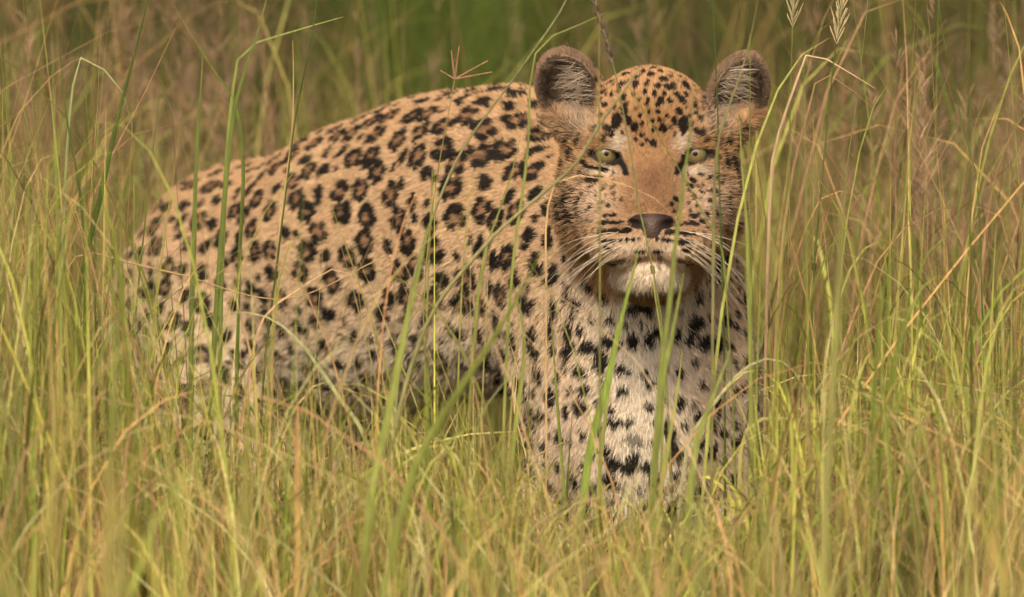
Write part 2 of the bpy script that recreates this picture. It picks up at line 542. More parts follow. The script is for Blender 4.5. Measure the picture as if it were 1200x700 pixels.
chest = [(235,28,14,14),(205,15,10,14),(300,12,12,14),(205,105,12,24),(235,100,10,14),(275,70,10,10),(320,72,12,10),(362,82,6,10),(397,82,6,10),(262,148,25,15),
 (325,135,24,17),(378,135,14,19),(425,128,15,20),(447,100,8,18),(490,118,10,17),(525,132,12,15),(565,135,17,22),(600,140,19,23),(580,65,10,8),(240,215,21,13),
 (345,208,10,14),(372,218,8,8),(410,225,10,12),(430,245,14,10),(500,222,10,12),(255,265,17,13),(215,265,10,12),(350,268,14,10),(205,325,10,15),(320,320,14,9),
 (325,352,19,9),(368,350,14,10),(500,300,11,15),(530,305,8,10),(380,400,22,13,0,.7),(245,385,8,10),(210,400,10,10),(305,430,17,13),(325,460,19,15),(460,365,10,19),
 (482,395,13,27),(490,490,10,12),(560,250,10,12),(550,340,11,15),(590,210,10,10),(655,60,8,10),(650,95,8,12),(678,75,8,13),(685,50,7,8),(675,115,8,12),(650,190,8,12),
 (675,260,10,13),(650,270,8,13),(650,360,8,17),(680,190,8,13),(690,320,8,13),(165,45,10,24),(160,100,11,28),(120,165,17,11),(165,155,10,13),(130,330,11,20),(115,265,8,15),
 (420,310,10,9),(440,350,9,9),(600,300,11,13),(615,380,11,13),(560,410,12,13),(620,460,12,14),(420,470,12,13),(250,470,12,12),(180,470,10,12),(180,230,9,12),(540,190,8,10),
 (460,200,8,9),(300,245,9,9),(285,300,9,8),(460,290,8,9)]
photo_spots(forehead, 600, 30, 3.75, 1, 1.40)
photo_spots(face, 640, 130, 5.0, 1, 1.7)
photo_spots(muzz, 600, 190, 3.75, 1, 1.75)
photo_spots(neck, 600, 190, 3.75, 2, 1.3)
photo_spots(chest, 580, 340, 2.3333, 2, 1.3)

# rosettes over the rest of the body, spread at even distance on the skin
TAILDIR = np.array([-.62, .76, -.06]); TAILDIR /= np.linalg.norm(TAILDIR)
A_ = np.linalg.norm(np.cross(V[F[:, 2]] - V[F[:, 0]], V[F[:, 3]] - V[F[:, 1]]), axis=1)
fc = V[F].mean(1); fn = N[F].mean(1)
hl = (fc - E) * 1000
is_head_f = (hl[:, 1] < 118) & (hl[:, 2] > -170) & (np.hypot(hl[:, 0], hl[:, 2] + 30) < 205)
cand = rng.choice(len(F), 26000, p=A_ / A_.sum())
taken = np.array([b_[0] for b_ in blobs])
cell = {}


def radius_at(p):
    along = (p - W(742, 325, .28)) @ TAILDIR
    return .0195 - .0030 * float(smooth(np.array((along - .25) / .3))) - .0008 * float(smooth(np.array((.46 - p[2]) / .14)))


kept = []
for c in cand:
    p = fc[c]
    if is_head_f[c] and (fn[c, 1] < .35 or (hl[c, 2] > 35 and abs(hl[c, 0]) > 55)): continue
    R = radius_at(p)
    if p[2] < .24: R *= .95
    if np.min(np.sum((taken - p) ** 2, 1)) < (R * 1.15) ** 2: continue
    if kept:
        K_ = np.array([k_[0] for k_ in kept])
        if np.min(np.sum((K_ - p) ** 2, 1)) < (R * 1.60) ** 2: continue
    kept.append((p, fn[c], R))
rosette_centres = []
for p, n, R in kept:
    n = n / np.linalg.norm(n)
    u = TAILDIR - n * (TAILDIR @ n)
    if np.linalg.norm(u) < .2: u = np.array([1., 0, 0]) - n * n[0]
    u /= np.linalg.norm(u); v = np.cross(n, u)
    along = (p - W(742, 325, .28)) @ TAILDIR
    solid = along < .04 or p[2] < .2 or n[2] < -.35 or n[2] > .88
    if solid or rng.random() < .18 + .5 * float(smooth(np.array((along - .35) / .3))):
        a = rng.uniform(0, 6.28)
        add_blob(p, n, u * math.cos(a) + v * math.sin(a), R * rng.uniform(.55, .78), R * rng.uniform(.42, .58))
        if rng.random() < .5:
            b2 = a + rng.uniform(1, 2.2)
            q = p + (u * math.cos(b2) + v * math.sin(b2)) * R * .7
            add_blob(q, n, u, R * .4, R * .3)
        continue
    rosette_centres.append((p, n, R * .8))
    m = rng.integers(4, 6); a0 = rng.uniform(0, 6.28)
    for i in range(m):
        a = a0 + i * 6.283 / m + rng.uniform(-.25, .25)
        rr = R * rng.uniform(.54, .66)
        q = p + (u * math.cos(a) * 1.05 + v * math.sin(a) * .95) * rr
        tang = -u * math.sin(a) + v * math.cos(a)
        add_blob(q, n, tang, R * rng.uniform(.36, .58), R * rng.uniform(.28, .38))
# small single spots in the gaps between the rosettes
have = np.array([b_[0] for b_ in blobs])
for c in rng.choice(len(F), 9000, p=A_ / A_.sum()):
    if is_head_f[c]: continue
    p = fc[c]
    if np.min(np.sum((have - p) ** 2, 1)) < .019 ** 2: continue
    nn_ = fn[c] / np.linalg.norm(fn[c])
    add_blob(p, nn_, np.array([math.cos(c), .3, math.sin(c)]), rng.uniform(.005, .008), rng.uniform(.004, .006))
    have = np.vstack([have, p])
# fine spots on temples and cheeks
hv = np.array([b_[0] for b_ in blobs])
hf = np.nonzero(is_head_f & (fn[:, 1] < .55) & (hl[:, 1] < 110))[0]
for c in rng.choice(hf, 5000, p=A_[hf] / A_[hf].sum()):
    X_, Z_ = abs(hl[c, 0]), hl[c, 2]
    if Z_ < -108 or (Z_ > 32 and X_ > 66) or (X_ < 42 and Z_ < 22): continue
    if np.hypot((X_ - 52) / 26, Z_ / 18) < 1: continue
    if np.min(np.sum((hv - fc[c]) ** 2, 1)) < .0088 ** 2: continue
    nn_ = fn[c] / np.linalg.norm(fn[c])
    add_blob(fc[c], nn_, np.array([.3, .2, 1.]), rng.uniform(.003, .0052), rng.uniform(.002, .0034), rng.uniform(.7, 1), .01, 1)
    hv = np.vstack([hv, fc[c]])
print("blobs", len(blobs), time.time() - T0)


def grid_of(p, cs=.03):
    g = np.floor(p / cs).astype(int)
    key = (g[:, 0] + 200) * 1000000 + (g[:, 1] + 200) * 1000 + g[:, 2] + 200
    o = np.argsort(key, kind='stable')
    ks, st = np.unique(key[o], return_index=True)
    en = np.append(st[1:], len(o))
    return cs, dict(zip(ks.tolist(), [o[a:b_] for a, b_ in zip(st, en)]))


def near(grid, c, r):
    cs, dct = grid
    lo = np.floor((c - r) / cs).astype(int); hi = np.floor((c + r) / cs).astype(int)
    out = []
    for i in range(lo[0], hi[0] + 1):
        for j in range(lo[1], hi[1] + 1):
            for k in range(lo[2], hi[2] + 1):
                q = dct.get((i + 200) * 1000000 + (j + 200) * 1000 + k + 200)
                if q is not None: out.append(q)
    return np.concatenate(out) if out else np.empty(0, int)


def seg_dist(h, pts):
    d = np.full(len(h), 1e9)
    for a, c_ in zip(pts[:-1], pts[1:]):
        a = np.array(a, float); c_ = np.array(c_, float); v = c_ - a
        t = np.clip(((h - a) @ v) / (v @ v), 0, 1)
        d = np.minimum(d, np.linalg.norm(h - a - t[:, None] * v, axis=1))
    return d


def g2(x, z, cx, cz, rx, rz):
    return np.exp(-((x - cx) / rx) ** 2 - ((z - cz) / rz) ** 2)


def coat(p, n):
    """colour, bareness (no hair), wetness"""
    h = (p - E) * 1000
    x, y, z = h.T
    ax = np.abs(x)
    head = smooth((128 - y) / 20) * smooth((z + 185) / 25) * smooth((190 - np.hypot(x, z + 25)) / 30)
    gold = np.array([.55, .385, .235]); deep = np.array([.40, .235, .115]); white = np.array([.76, .67, .55]); brown = np.array([.145, .072, .037])
    nz = snoise(p, 45, 3)[:, None]
    col = gold + (deep - gold) * (np.clip(n[:, 2:3], 0, 1) * .75 + .12 * nz)
    # pale underside, chest and inside of the limbs
    wb = .8 * smooth((-n[:, 2] - .1) / .6) * (1 - head)
    low = smooth((.50 - p[:, 2]) / .26) * .55 * (1 - head)
    front = np.exp(-((x + 8) / 88) ** 2) * smooth((-z - 118) / 60) * smooth((-n[:, 1] - .1) / .5) * smooth((330 - y) / 120)
    w = np.clip(np.maximum(np.maximum(wb, low), front * .97), 0, 1)[:, None]
    col = col * (1 - w) + white * w
    # face
    hw = np.zeros(len(p))
    hw = np.maximum(hw, .72 * smooth((-z - 117) / 10) * smooth((z + 160) / 12) * smooth((50 - ax) / 12) * head)                       # chin
    hw = np.maximum(hw, .55 * g2(ax, z, 26, -104, 34, 16) * head)                   # lips
    hw = np.maximum(hw, .34 * g2(ax, z, 68, -56, 32, 30) * head)                    # cheek
    hw = np.maximum(hw, .75 * g2(ax, z, 54, -19, 20, 7) * head)                     # under the eye
    hw = np.maximum(hw, .75 * g2(ax, z, 37, 17, 11, 13) * head)                     # over the inner eye
    hw = np.maximum(hw, .45 * g2(ax, z, 88, 52, 22, 22) * head)                     # before the ear
    hw = hw[:, None]
    fg = np.array([.42, .245, .118])
    hd = head[:, None]
    fcol = fg * (1 - hw) + white * hw
    br = np.maximum(np.maximum(g2(ax, z, 0, -30, 30, 38), .85 * g2(ax, z, 0, -54, 36, 18)) * (z > -76), .35 * g2(ax, z, 38, -70, 26, 20))
    fcol = fcol * (1 - br[:, None]) + brown * br[:, None]
    col = col * (1 - hd) + fcol * hd
    under = smooth((-z - 146) / 8) * smooth((45 - np.abs(x)) / 10) * smooth((20 - y) / 20) * smooth((z + 185) / 8)  # brown shadow beneath the chin, painted into the coat colour
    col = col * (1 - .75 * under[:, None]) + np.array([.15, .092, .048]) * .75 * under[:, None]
    # ears
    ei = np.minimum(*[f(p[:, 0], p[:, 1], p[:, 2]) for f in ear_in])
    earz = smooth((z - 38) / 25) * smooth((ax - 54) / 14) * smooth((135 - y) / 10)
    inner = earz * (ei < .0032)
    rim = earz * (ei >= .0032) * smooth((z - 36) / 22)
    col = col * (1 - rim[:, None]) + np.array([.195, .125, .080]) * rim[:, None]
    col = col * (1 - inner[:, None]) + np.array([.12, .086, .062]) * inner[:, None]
    # spots
    dark = np.zeros(len(p)); fill = np.zeros(len(p))
    gr = grid_of(p)
    wob = .16 * snoise(p, 260, 11) + .12 * snoise(p, 620, 12)
    hm = head > .5
    for c, u, v, nn, a, b_, reach, st, part in blobs:
        m = max(a, b_) * 1.5
        i = near(gr, c, m)
        if not len(i): continue
        d = p[i] - c
        q = np.sqrt(((d @ u) / a) ** 2 + ((d @ v) / b_) ** 2 + ((d @ nn) / reach) ** 2) + wob[i]
        s_ = smooth((1.13 - q) / .24) * st * ((n[i] @ nn) > -.1)
        if part == 1: s_ = s_ * hm[i]
        if part == 2: s_ = s_ * ~(hm[i] & (h[i, 1] < 60) & (h[i, 2] > -150))
        dark[i] = np.maximum(dark[i], s_)
    for c, nn, R in rosette_centres:
        i = near(gr, c, R)
        if len(i):
            q = np.linalg.norm(p[i] - c, axis=1) / R
            fill[i] = np.maximum(fill[i], smooth((1 - q) / .4) * ((n[i] @ nn) > 0))
    col = col * (1 - .55 * fill[:, None] * np.array([.8, .95, 1.0]))
    # dark ridge of the spine
    # eye liner and tear marks
    for ex, ez, ew, eh, et in EYES:
        ct, st = math.cos(rad(et)), math.sin(rad(et))
        X, Z = x - ex, z - ez
        X, Z = X * ct + Z * st, -X * st + Z * ct
        q = np.hypot(X / (ew + 1), (Z + 1.2) / (eh * .9 + .8))
        sgn = 1 if ex < 0 else -1
        dark = np.maximum(dark, smooth((1.30 - q) / .14) * (y < 40) * hm)
        t1 = seg_dist(np.stack([x, z], -1), [(ex + sgn * 13, -4), (ex + sgn * 20, -12), (ex + sgn * 22, -19)])
        dark = np.maximum(dark, smooth((5.2 - t1) / 2.5) * (y < 40) * hm)
        t2 = seg_dist(np.stack([x, z], -1), [(ex - sgn * 14, 2), (ex - sgn * 20, -2)])
        dark = np.maximum(dark, .8 * smooth((3.6 - t2) / 2) * (y < 40) * hm)
    # lips and nose
    ml = seg_dist(h * np.array([1, 1, 1]), mp_) if False else seg_dist(np.stack([ax, y, z], -1), mp_)
    dark = np.maximum(dark, 1.0 * smooth((6.2 - ml) / 2.5))
    nose = np.maximum(smooth((1.10 - np.sqrt((x / 29) ** 2 + ((y + 88) / 22) ** 2 + ((z + 75) / 11) ** 2)) / .1),
                      smooth((1.12 - np.sqrt((x / 12.5) ** 2 + ((y + 94) / 18) ** 2 + ((z + 83) / 12.5) ** 2)) / .1))
    nose = nose * (y < -74)
    black = np.array([.017, .013, .010])
    dk = np.clip(dark, 0, 1)[:, None]
    col = col * (1 - dk) + black * dk
    col = col * (1 - nose[:, None]) + (np.array([.018, .012, .010]) + np.array([.050, .030, .024]) * np.exp(-(x / 9) ** 2)[:, None]) * nose[:, None]
    eye_bare = np.zeros(len(p))
    for ex, ez, ew, eh, et in EYES:
        q = np.hypot((x - ex) / ew, (z - ez + 1.2) / (eh * .9))
        eye_bare = np.maximum(eye_bare, (q < 1.22) * (y < 45))
    bare = np.clip(nose + eye_bare + (ml < 3.8), 0, 1)
    return np.clip(col, .004, 1), bare, np.clip(nose + eye_bare * .6, 0, 1), inner, rim, head


leopard = bpy.data.objects.new("leopard", None)
leopard.location = (0, 0, 0)
C.objects.link(leopard)
tag(leopard, "spotted leopard standing in tall grass, staring straight ahead with ears up", "leopard")
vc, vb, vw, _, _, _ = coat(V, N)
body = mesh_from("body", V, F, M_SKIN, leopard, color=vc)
wa = body.data.attributes.new("wet", 'FLOAT', 'POINT')
wa.data.foreach_set("value", vw.astype(np.float32))
print("body", time.time() - T0)

# ---- eyes
for ex, ez, ew, eh, et in EYES:
    c = hp(ex, 15.5, ez)
    r = .0172
    aim = cam_pos - c; aim /= np.linalg.norm(aim)
    aim = aim + np.array([(.05 if ex < 0 else -.05) * 0, 0, 0]); aim /= np.linalg.norm(aim)
    rot = Vector((0, -1, 0)).rotation_difference(Vector(aim))

    def cap(name, rr, th0, th1, mat, parent, bulge=0):
        vs_, fs_ = [], []
        nr, ns = 12, 32
        for i in range(nr + 1):
            th = th0 + (th1 - th0) * i / nr
            for j in range(ns):
                f_ = 2 * math.pi * j / ns
                R_ = rr + bulge * max(0, math.cos(th) - math.cos(th1))
                vs_.append((R_ * math.sin(th) * math.cos(f_), -R_ * math.cos(th), R_ * math.sin(th) * math.sin(f_)))
        for i in range(nr):
            for j in range(ns):
                fs_.append((i * ns + j, i * ns + (j + 1) % ns, (i + 1) * ns + (j + 1) % ns, (i + 1) * ns + j))
        return mesh_from(name, vs_, fs_, mat, parent)
    eye = cap("eye", r, 0.001, math.pi - .001, M_SCLERA, leopard)
    eye.location = c
    eye.rotation_mode = 'QUATERNION'; eye.rotation_quaternion = rot
    cap("iris", r + .0004, .001, .93, M_IRIS, eye, .004)
    cap("pupil", r + .0022, .001, .15, M_PUPIL, eye, .004)

# ---- whiskers
wr = np.random.default_rng(21)
for s in (-1, 1):
    for row, zz in enumerate((-84, -92, -100, -108)):
        for q in range(4):
            x0 = 33 + q * 7.5 + wr.uniform(-1.5, 1.5)
            hit = bvh.ray_cast(Vector(hp(s * x0, -300, zz - q * 2.2)), Vector((0, 1, 0)))
            if hit[0] is None: continue
            p0 = np.array(hit[0])
            L = wr.uniform(.055, .105) * (1 if row < 3 else .8)
            dr = np.array([s * wr.uniform(.75, .95), -.18 + .25 * q / 3, wr.uniform(-.25, .05) - row * .13])
            dr /= np.linalg.norm(dr)
            droop = wr.uniform(.25, .75)
            pts = []
            for i in range(11):
                tt = i / 10
                pts.append(p0 + dr * L * tt + np.array([0, .20 * L * tt * tt, -droop * L * tt * tt]))
            pts = np.array(pts)
            vs_, fs_ = [], []
            for i, pp in enumerate(pts):
                rr = .00036 * (1 - .8 * i / 10)
                for j in range(4):
                    f_ = j * math.pi / 2
                    vs_.append(pp + np.array([0, math.cos(f_), math.sin(f_)]) * rr)
            for i in range(10):
                for j in range(4):
                    fs_.append((i * 4 + j, i * 4 + (j + 1) % 4, i * 4 + 4 + (j + 1) % 4, i * 4 + 4 + j))
            mesh_from("whisker", vs_, fs_, M_WHISK, leopard)

# ---- fur
tri = np.concatenate([F[:, [0, 1, 2]], F[:, [0, 2, 3]]])
ta = np.linalg.norm(np.cross(V[tri[:, 1]] - V[tri[:, 0]], V[tri[:, 2]] - V[tri[:, 0]]), axis=1) * .5
tcn = V[tri].mean(1); tn = N[tri].mean(1)
hh = (tcn - E) * 1000
headt = smooth((128 - hh[:, 1]) / 20) * smooth((hh[:, 2] + 185) / 25) * smooth((190 - np.hypot(hh[:, 0], hh[:, 2] + 25)) / 30)
view = cam_pos - tcn; view /= np.linalg.norm(view, axis=1, keepdims=True)
vis = smooth((np.sum(tn * view, 1) + .55) / .45) * .95 + .05
dens = (5.5e5 + 1.5e6 * headt + 5e5 * smooth((.45 - tcn[:, 1]) / .2)) * vis * np.where(tcn[:, 2] < .12, .3, 1)
cnt = ta * dens
NH = int(cnt.sum())
print("hairs", NH)
pick = rng.choice(len(tri), NH, p=cnt / cnt.sum())
r1, r2 = rng.random(NH), rng.random(NH)
m = r1 + r2 > 1
r1[m], r2[m] = 1 - r1[m], 1 - r2[m]
T = tri[pick]
p = V[T[:, 0]] * (1 - r1 - r2)[:, None] + V[T[:, 1]] * r1[:, None] + V[T[:, 2]] * r2[:, None]
n = N[T[:, 0]] * (1 - r1 - r2)[:, None] + N[T[:, 1]] * r1[:, None] + N[T[:, 2]] * r2[:, None]
n /= np.linalg.norm(n, axis=1, keepdims=True)
h = (p - E) * 1000
x, y, z = h.T
ax = np.abs(x)
head = smooth((128 - y) / 20) * smooth((z + 185) / 25) * smooth((190 - np.hypot(x, z + 25)) / 30)
# flow
fl_body = np.tile(TAILDIR * .85 + np.array([0, 0, -.45]), (NH, 1))
chestm = smooth((.42 - p[:, 1]) / .2) * smooth((E[2] - .10 - p[:, 2]) / .1)
fl_chest = np.stack([np.clip((x + 8) / 220, -.5, .5), np.full(NH, .15), -np.ones(NH)], -1)
fl = fl_body * (1 - chestm)[:, None] + fl_chest * chestm[:, None]
nose_src = np.array([0, -95, -62.])
fh = h - nose_src; fh /= np.linalg.norm(fh, axis=1, keepdims=True)
fh = fh + np.array([0, .3, 0]) * smooth((z + 40) / 60)[:, None]
chin = smooth((-z - 105) / 15)
fh = fh * (1 - chin)[:, None] + np.stack([x / 120, np.full(NH, .35), -np.ones(NH)], -1) * chin[:, None]
fl = fl * (1 - head)[:, None] + fh * head[:, None]
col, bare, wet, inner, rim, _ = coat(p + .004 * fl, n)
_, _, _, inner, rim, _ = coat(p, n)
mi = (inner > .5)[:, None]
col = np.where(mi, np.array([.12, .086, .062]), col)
fe = np.stack([np.sign(x) * .25, np.full(NH, .1), np.ones(NH)], -1)
fl = fl * (1 - rim)[:, None] + fe * rim[:, None]
fi = np.stack([np.sign(x) * 1.0, np.full(NH, -.2), np.full(NH, .25)], -1)
fl = fl * (1 - inner)[:, None] + fi * inner[:, None]
for a in range(3):
    fl[:, a] += .22 * snoise(p, 210, 40 + a) + .16 * snoise(p, 520, 50 + a)
fl -= n * np.sum(fl * n, 1)[:, None]
fl /= np.linalg.norm(fl, axis=1, keepdims=True) + 1e-6
fl += rng.normal(0, .21, fl.shape)
# length
L = .0095 + .006 * chestm * (1 - head) + .008 * smooth((-n[:, 2] - .1) / .5) * (1 - head)
lh = .0065 + .008 * smooth((ax - 45) / 50) + .007 * smooth((-z - 20) / 70) * smooth((ax - 50) / 30) + .009 * smooth((-z - 122) / 20)
lh = lh * (1 - .55 * g2(ax, z, 0, -40, 30, 45))
L = L * (1 - head) + lh * head
L = np.where(rim > .3, .006, L)
# long pale hair in the ear cups, growing from the inner edge
inside = inner > .3
tuft = inside & (rng.random(NH) < .17 * g2(ax - np.where(x < 0, 80, 90), z, 0, 80, 12, 18)) & (n[:, 0] * np.sign(x) > -.2)
L = np.where(inside, .007, L); L = np.where(tuft, rng.uniform(.016, .036, NH), L)
col[tuft] = np.array([.46, .37, .28]) * rng.uniform(.5, 1.15, (tuft.sum(), 1))
fl_ear = g2(ax, z, 76, 34, 16, 15) * head * (1 - inner) * (1 - rim) * (y < 70)
L = L + .010 * fl_ear
col = col * (1 - .6 * fl_ear[:, None]) + np.array([.38, .29, .21]) * .6 * fl_ear[:, None]
L *= rng.uniform(.7, 1.25, NH)
keep = (bare < .35)
lift = np.where(head > .5, .33, .28) + np.where(tuft, .5, 0)
lift = lift + rng.normal(0, .09, NH)
p0 = p - n * .0008
d0 = fl + n * lift[:, None] * 1.5
d0 /= np.linalg.norm(d0, axis=1, keepdims=True)
d1 = fl + n * (lift * .35)[:, None] + np.array([0, 0, -.12])
d1 /= np.linalg.norm(d1, axis=1, keepdims=True)
td = np.stack([np.sign(x) * 1.0, np.full(NH, -.45), rng.uniform(-.05, .55, NH)], -1) + rng.normal(0, .38, (NH, 3))
td /= np.linalg.norm(td, axis=1, keepdims=True)
d0 = np.where(tuft[:, None], td, d0); d1 = np.where(tuft[:, None], td + np.array([0, .1, -.25]), d1)
K = 5
tt = np.linspace(0, 1, K)
pts = p0[:, None, :] + L[:, None, None] * (d0[:, None, :] * (tt - .5 * tt ** 2)[None, :, None] + d1[:, None, :] * (.5 * tt ** 2)[None, :, None])
pts = pts[keep]; colk = col[keep]; Lk = L[keep]; headk = head[keep]
NHk = len(pts)
cl_ = snoise(p[keep], 900, 61) * .12 + snoise(p[keep], 420, 62) * .08
colk = colk * (rng.uniform(.72, 1.25, NHk) + cl_)[:, None] * (1 + rng.normal(0, .03, (NHk, 3)))
rootw = np.where(headk > .5, .00027, .00036) * rng.uniform(.8, 1.2, NHk)
radk = rootw[:, None] * np.array([1, 1, .9, .65, .15])[None, :]
hc = bpy.data.hair_curves.new("fur")
hc.add_curves([K] * NHk)
hc.attributes["position"].data.foreach_set("vector", pts.astype(np.float32).ravel())
ra = hc.attributes.get("radius") or hc.attributes.new("radius", 'FLOAT', 'POINT')
ra.data.foreach_set("value", radk.astype(np.float32).ravel())
ca = hc.attributes.new("col", 'FLOAT_COLOR', 'POINT')
cc = np.ones((NHk, K, 4), np.float32)
cc[:, :, :3] = np.clip(colk, .003, 1)[:, None, :]
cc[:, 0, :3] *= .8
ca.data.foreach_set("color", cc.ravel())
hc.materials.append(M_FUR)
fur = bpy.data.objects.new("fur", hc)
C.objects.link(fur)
fur.parent = leopard
fur["kind"] = "stuff"
print("fur", time.time() - T0)

# ------------------------------------------------------------------ grass
GREEN = np.array([.185, .235, .036]); BRIGHT = np.array([.47, .47, .105]); OLIVE = np.array([.085, .09, .018])
STRAW = np.array([.52, .33, .13]); RUST = np.array([.33, .185, .095]); PALE = np.array([.58, .50, .24]); TAN = np.array([.36, .26, .10])


def px_of(p):
    d = p - cam_pos
    w = d @ _f
    return 600 + d[..., 0] / w / KPX, 350 - (d @ _u) / w / KPX


def blade_strips(p0, p1, p2, w, fold, c0, c1, S=6, jit=0.0, taper=1.6, face=None):
    """curved tapering blades with a folded cross-section; returns verts, quads, colours"""
    n = len(p0)
    t = np.linspace(0, 1, S + 1)[None, :, None]
    P_ = (1 - t) ** 2 * p0[:, None] + 2 * t * (1 - t) * p1[:, None] + t ** 2 * p2[:, None]
    tg = 2 * (1 - t) * (p1 - p0)[:, None] + 2 * t * (p2 - p1)[:, None]
    tg /= np.linalg.norm(tg, axis=2, keepdims=True) + 1e-9
    a = rng.uniform(-1.25, 1.25, n) if face is None else face
    tw = rng.normal(0, .5, n)
    aa = a[:, None] + tw[:, None] * t[:, :, 0]
    side = np.stack([np.cos(aa), np.sin(aa), np.zeros_like(aa)], -1)
    side -= tg * np.sum(side * tg, 2, keepdims=True)
    side /= np.linalg.norm(side, axis=2, keepdims=True) + 1e-9
    nn = np.cross(side, tg)
    tt = t[:, :, 0]
    prof = (np.minimum(1, .55 + 2.2 * tt) * (1 - tt ** taper) + .04)
    hw = (w[:, None] * .5 * prof)[:, :, None]
    if jit:
        P_[:, 1:] += rng.normal(0, jit, P_[:, 1:].shape) * tt[..., None][:, 1:]
    vL = P_ - side * hw; vR = P_ + side * hw; vM = P_ - nn * hw * fold[:, None, None]
    Vv = np.stack([vL, vM, vR], 2).reshape(-1, 3)
    base = (np.arange(n) * (S + 1) * 3)[:, None] + (np.arange(S) * 3)[None, :]
    base = base.reshape(-1)
    q1 = np.stack([base, base + 1, base + 4, base + 3], -1)
    q2 = np.stack([base + 1, base + 2, base + 5, base + 4], -1)
    Ff = np.concatenate([q1, q2])
    cl = c0[:, None] + (c1 - c0)[:, None] * tt[..., None] ** 1.5
    Cc = np.repeat(cl[:, :, None], 3, axis=2)
    Cc[:, :, 1] *= 1.1
    return Vv, Ff, Cc.reshape(-1, 3)


class Mass:
    def __init__(self): self.v, self.f, self.c, self.n = [], [], [], 0

    def add(self, vfc):
        v, f, c = vfc
        self.v.append(v); self.f.append(f + self.n); self.c.append(c); self.n += len(v)

    def build(self, name, mat, label, cat="grass"):
        o = mesh_from(name, np.concatenate(self.v), np.concatenate(self.f), mat, color=np.clip(np.concatenate(self.c), .004, 1))
        print(name, sum(len(f) for f in self.f) * 2, "tris")
        return tag(o, label, cat, kind="stuff")


def mixcol(n, table):
    """table: list of (weight, colour)"""
    w = np.array([q[0] for q in table], float); w /= w.sum()
    i = rng.choice(len(table), n, p=w)
    c = np.array([q[1] for q in table])[i]
    return c * rng.uniform(.42, 1.5, (n, 1)) * (1 + rng.normal(0, .06, (n, 3))), i


def clear_of_leopard(pts, gap=.004):
    """pts (n, k, 3): which blades stay outside the animal"""
    n, k, _ = pts.shape
    q = pts.reshape(-1, 3)
    box = (q[:, 0] > -.7) & (q[:, 0] < .42) & (q[:, 1] > -.2) & (q[:, 1] < 1.25) & (q[:, 2] < .8)
    d = np.ones(len(q))
    if box.any(): d[box] = sdf(q[box])
    return (d.reshape(n, k) > gap).all(1)


def field(n, ylo, yhi, tip_fn, wlo, whi, lean, droop, table, tips, mass, S=6, pxlo=-260, pxhi=1460, ypow=1.0, check=True, jit=0.0, pxs=None):
    y = ylo + (yhi - ylo) * rng.random(n) ** ypow
    px = rng.uniform(pxlo, pxhi, n) if pxs is None else pxs(n)
    if ylo >= .3:                      # keep the tall grass behind the animal off its flank
        beh = (px > 105) & (px < 660)
        y = np.where(beh, np.maximum(y, 1.05 + .8 * rng.random(n)), y)
    tip = tip_fn(px, n)
    sc = (y + DIST) / DIST
    x = (px - 600) * .001 * sc
    z0 = ground_z(x, y) - .01
    g3 = np.stack([x, y * .8, np.zeros(n)], -1)
    clump = snoise(g3, 14, 91)
    tip = tip - 38 * clump
    patch = np.clip(snoise(g3, 8, 92), 0, 1)
    ztip = AIM_Z - y * math.tan(PITCH) + (350 - tip) * .001 * sc
    H = ztip - z0
    ok = (H > .05) & (clump + rng.normal(0, .5, n) > -.75)
    y, x, z0, H, patch = y[ok], x[ok], z0[ok], H[ok], patch[ok]; n = len(y)
    a = rng.uniform(0, 6.283, n)
    l = np.abs(rng.normal(0, lean, n)) * H
    dx, dy = np.cos(a) * l, np.sin(a) * l * .7
    p0 = np.stack([x - dx * .7, y - dy * .7, z0], -1)
    p2 = np.stack([x + dx * .3, y + dy * .3, z0 + H], -1)
    dr = rng.random(n) < droop
    p1 = p0 * .55 + p2 * .45
    p1[:, 0] -= dx * .25; p1[:, 1] -= dy * .25
    p1[dr, 2] = z0[dr] + H[dr] * rng.uniform(.9, 1.35, dr.sum())
    p2[dr, 0] += np.cos(a[dr]) * H[dr] * rng.uniform(.05, .35, dr.sum())
    if check:
        t = np.linspace(0, 1, 7)[None, :, None]
        pts = (1 - t) ** 2 * p0[:, None] + 2 * t * (1 - t) * p1[:, None] + t ** 2 * p2[:, None]
        k = clear_of_leopard(pts)
        qx, qy = px_of(pts)
        over_face = (qx > 655) & (qx < 872) & (qy > 60) & (qy < 350) & (pts[..., 1] < .1)
        k &= ~over_face.any(1)
        p0, p1, p2, H, patch = p0[k], p1[k], p2[k], H[k], patch[k]; n = len(p0)
    c, i = mixcol(n, table)
    dryer = (patch * .6 * rng.random(n))[:, None]
    c = c * (1 - dryer) + np.array([.44, .31, .14]) * dryer
    c1, _ = mixcol(n, tips)
    m_ = rng.uniform(.15, .8, n)[:, None]
    c1 = c * (1 - m_) + c1 * m_
    w = rng.uniform(wlo, whi, n) * rng.uniform(.7, 1.3, n)
    mass.add(blade_strips(p0, p1, p2, w, rng.uniform(.1, .6, n), c, c1, S, jit))


def profile(xp, yp, spread, lo=None):
    def f(px, n):
        t = np.interp(px, xp, yp)
        return t + np.abs(rng.normal(0, 1, n)) * np.interp(px, xp, spread if np.ndim(spread) else [spread] * len(xp))
    return f


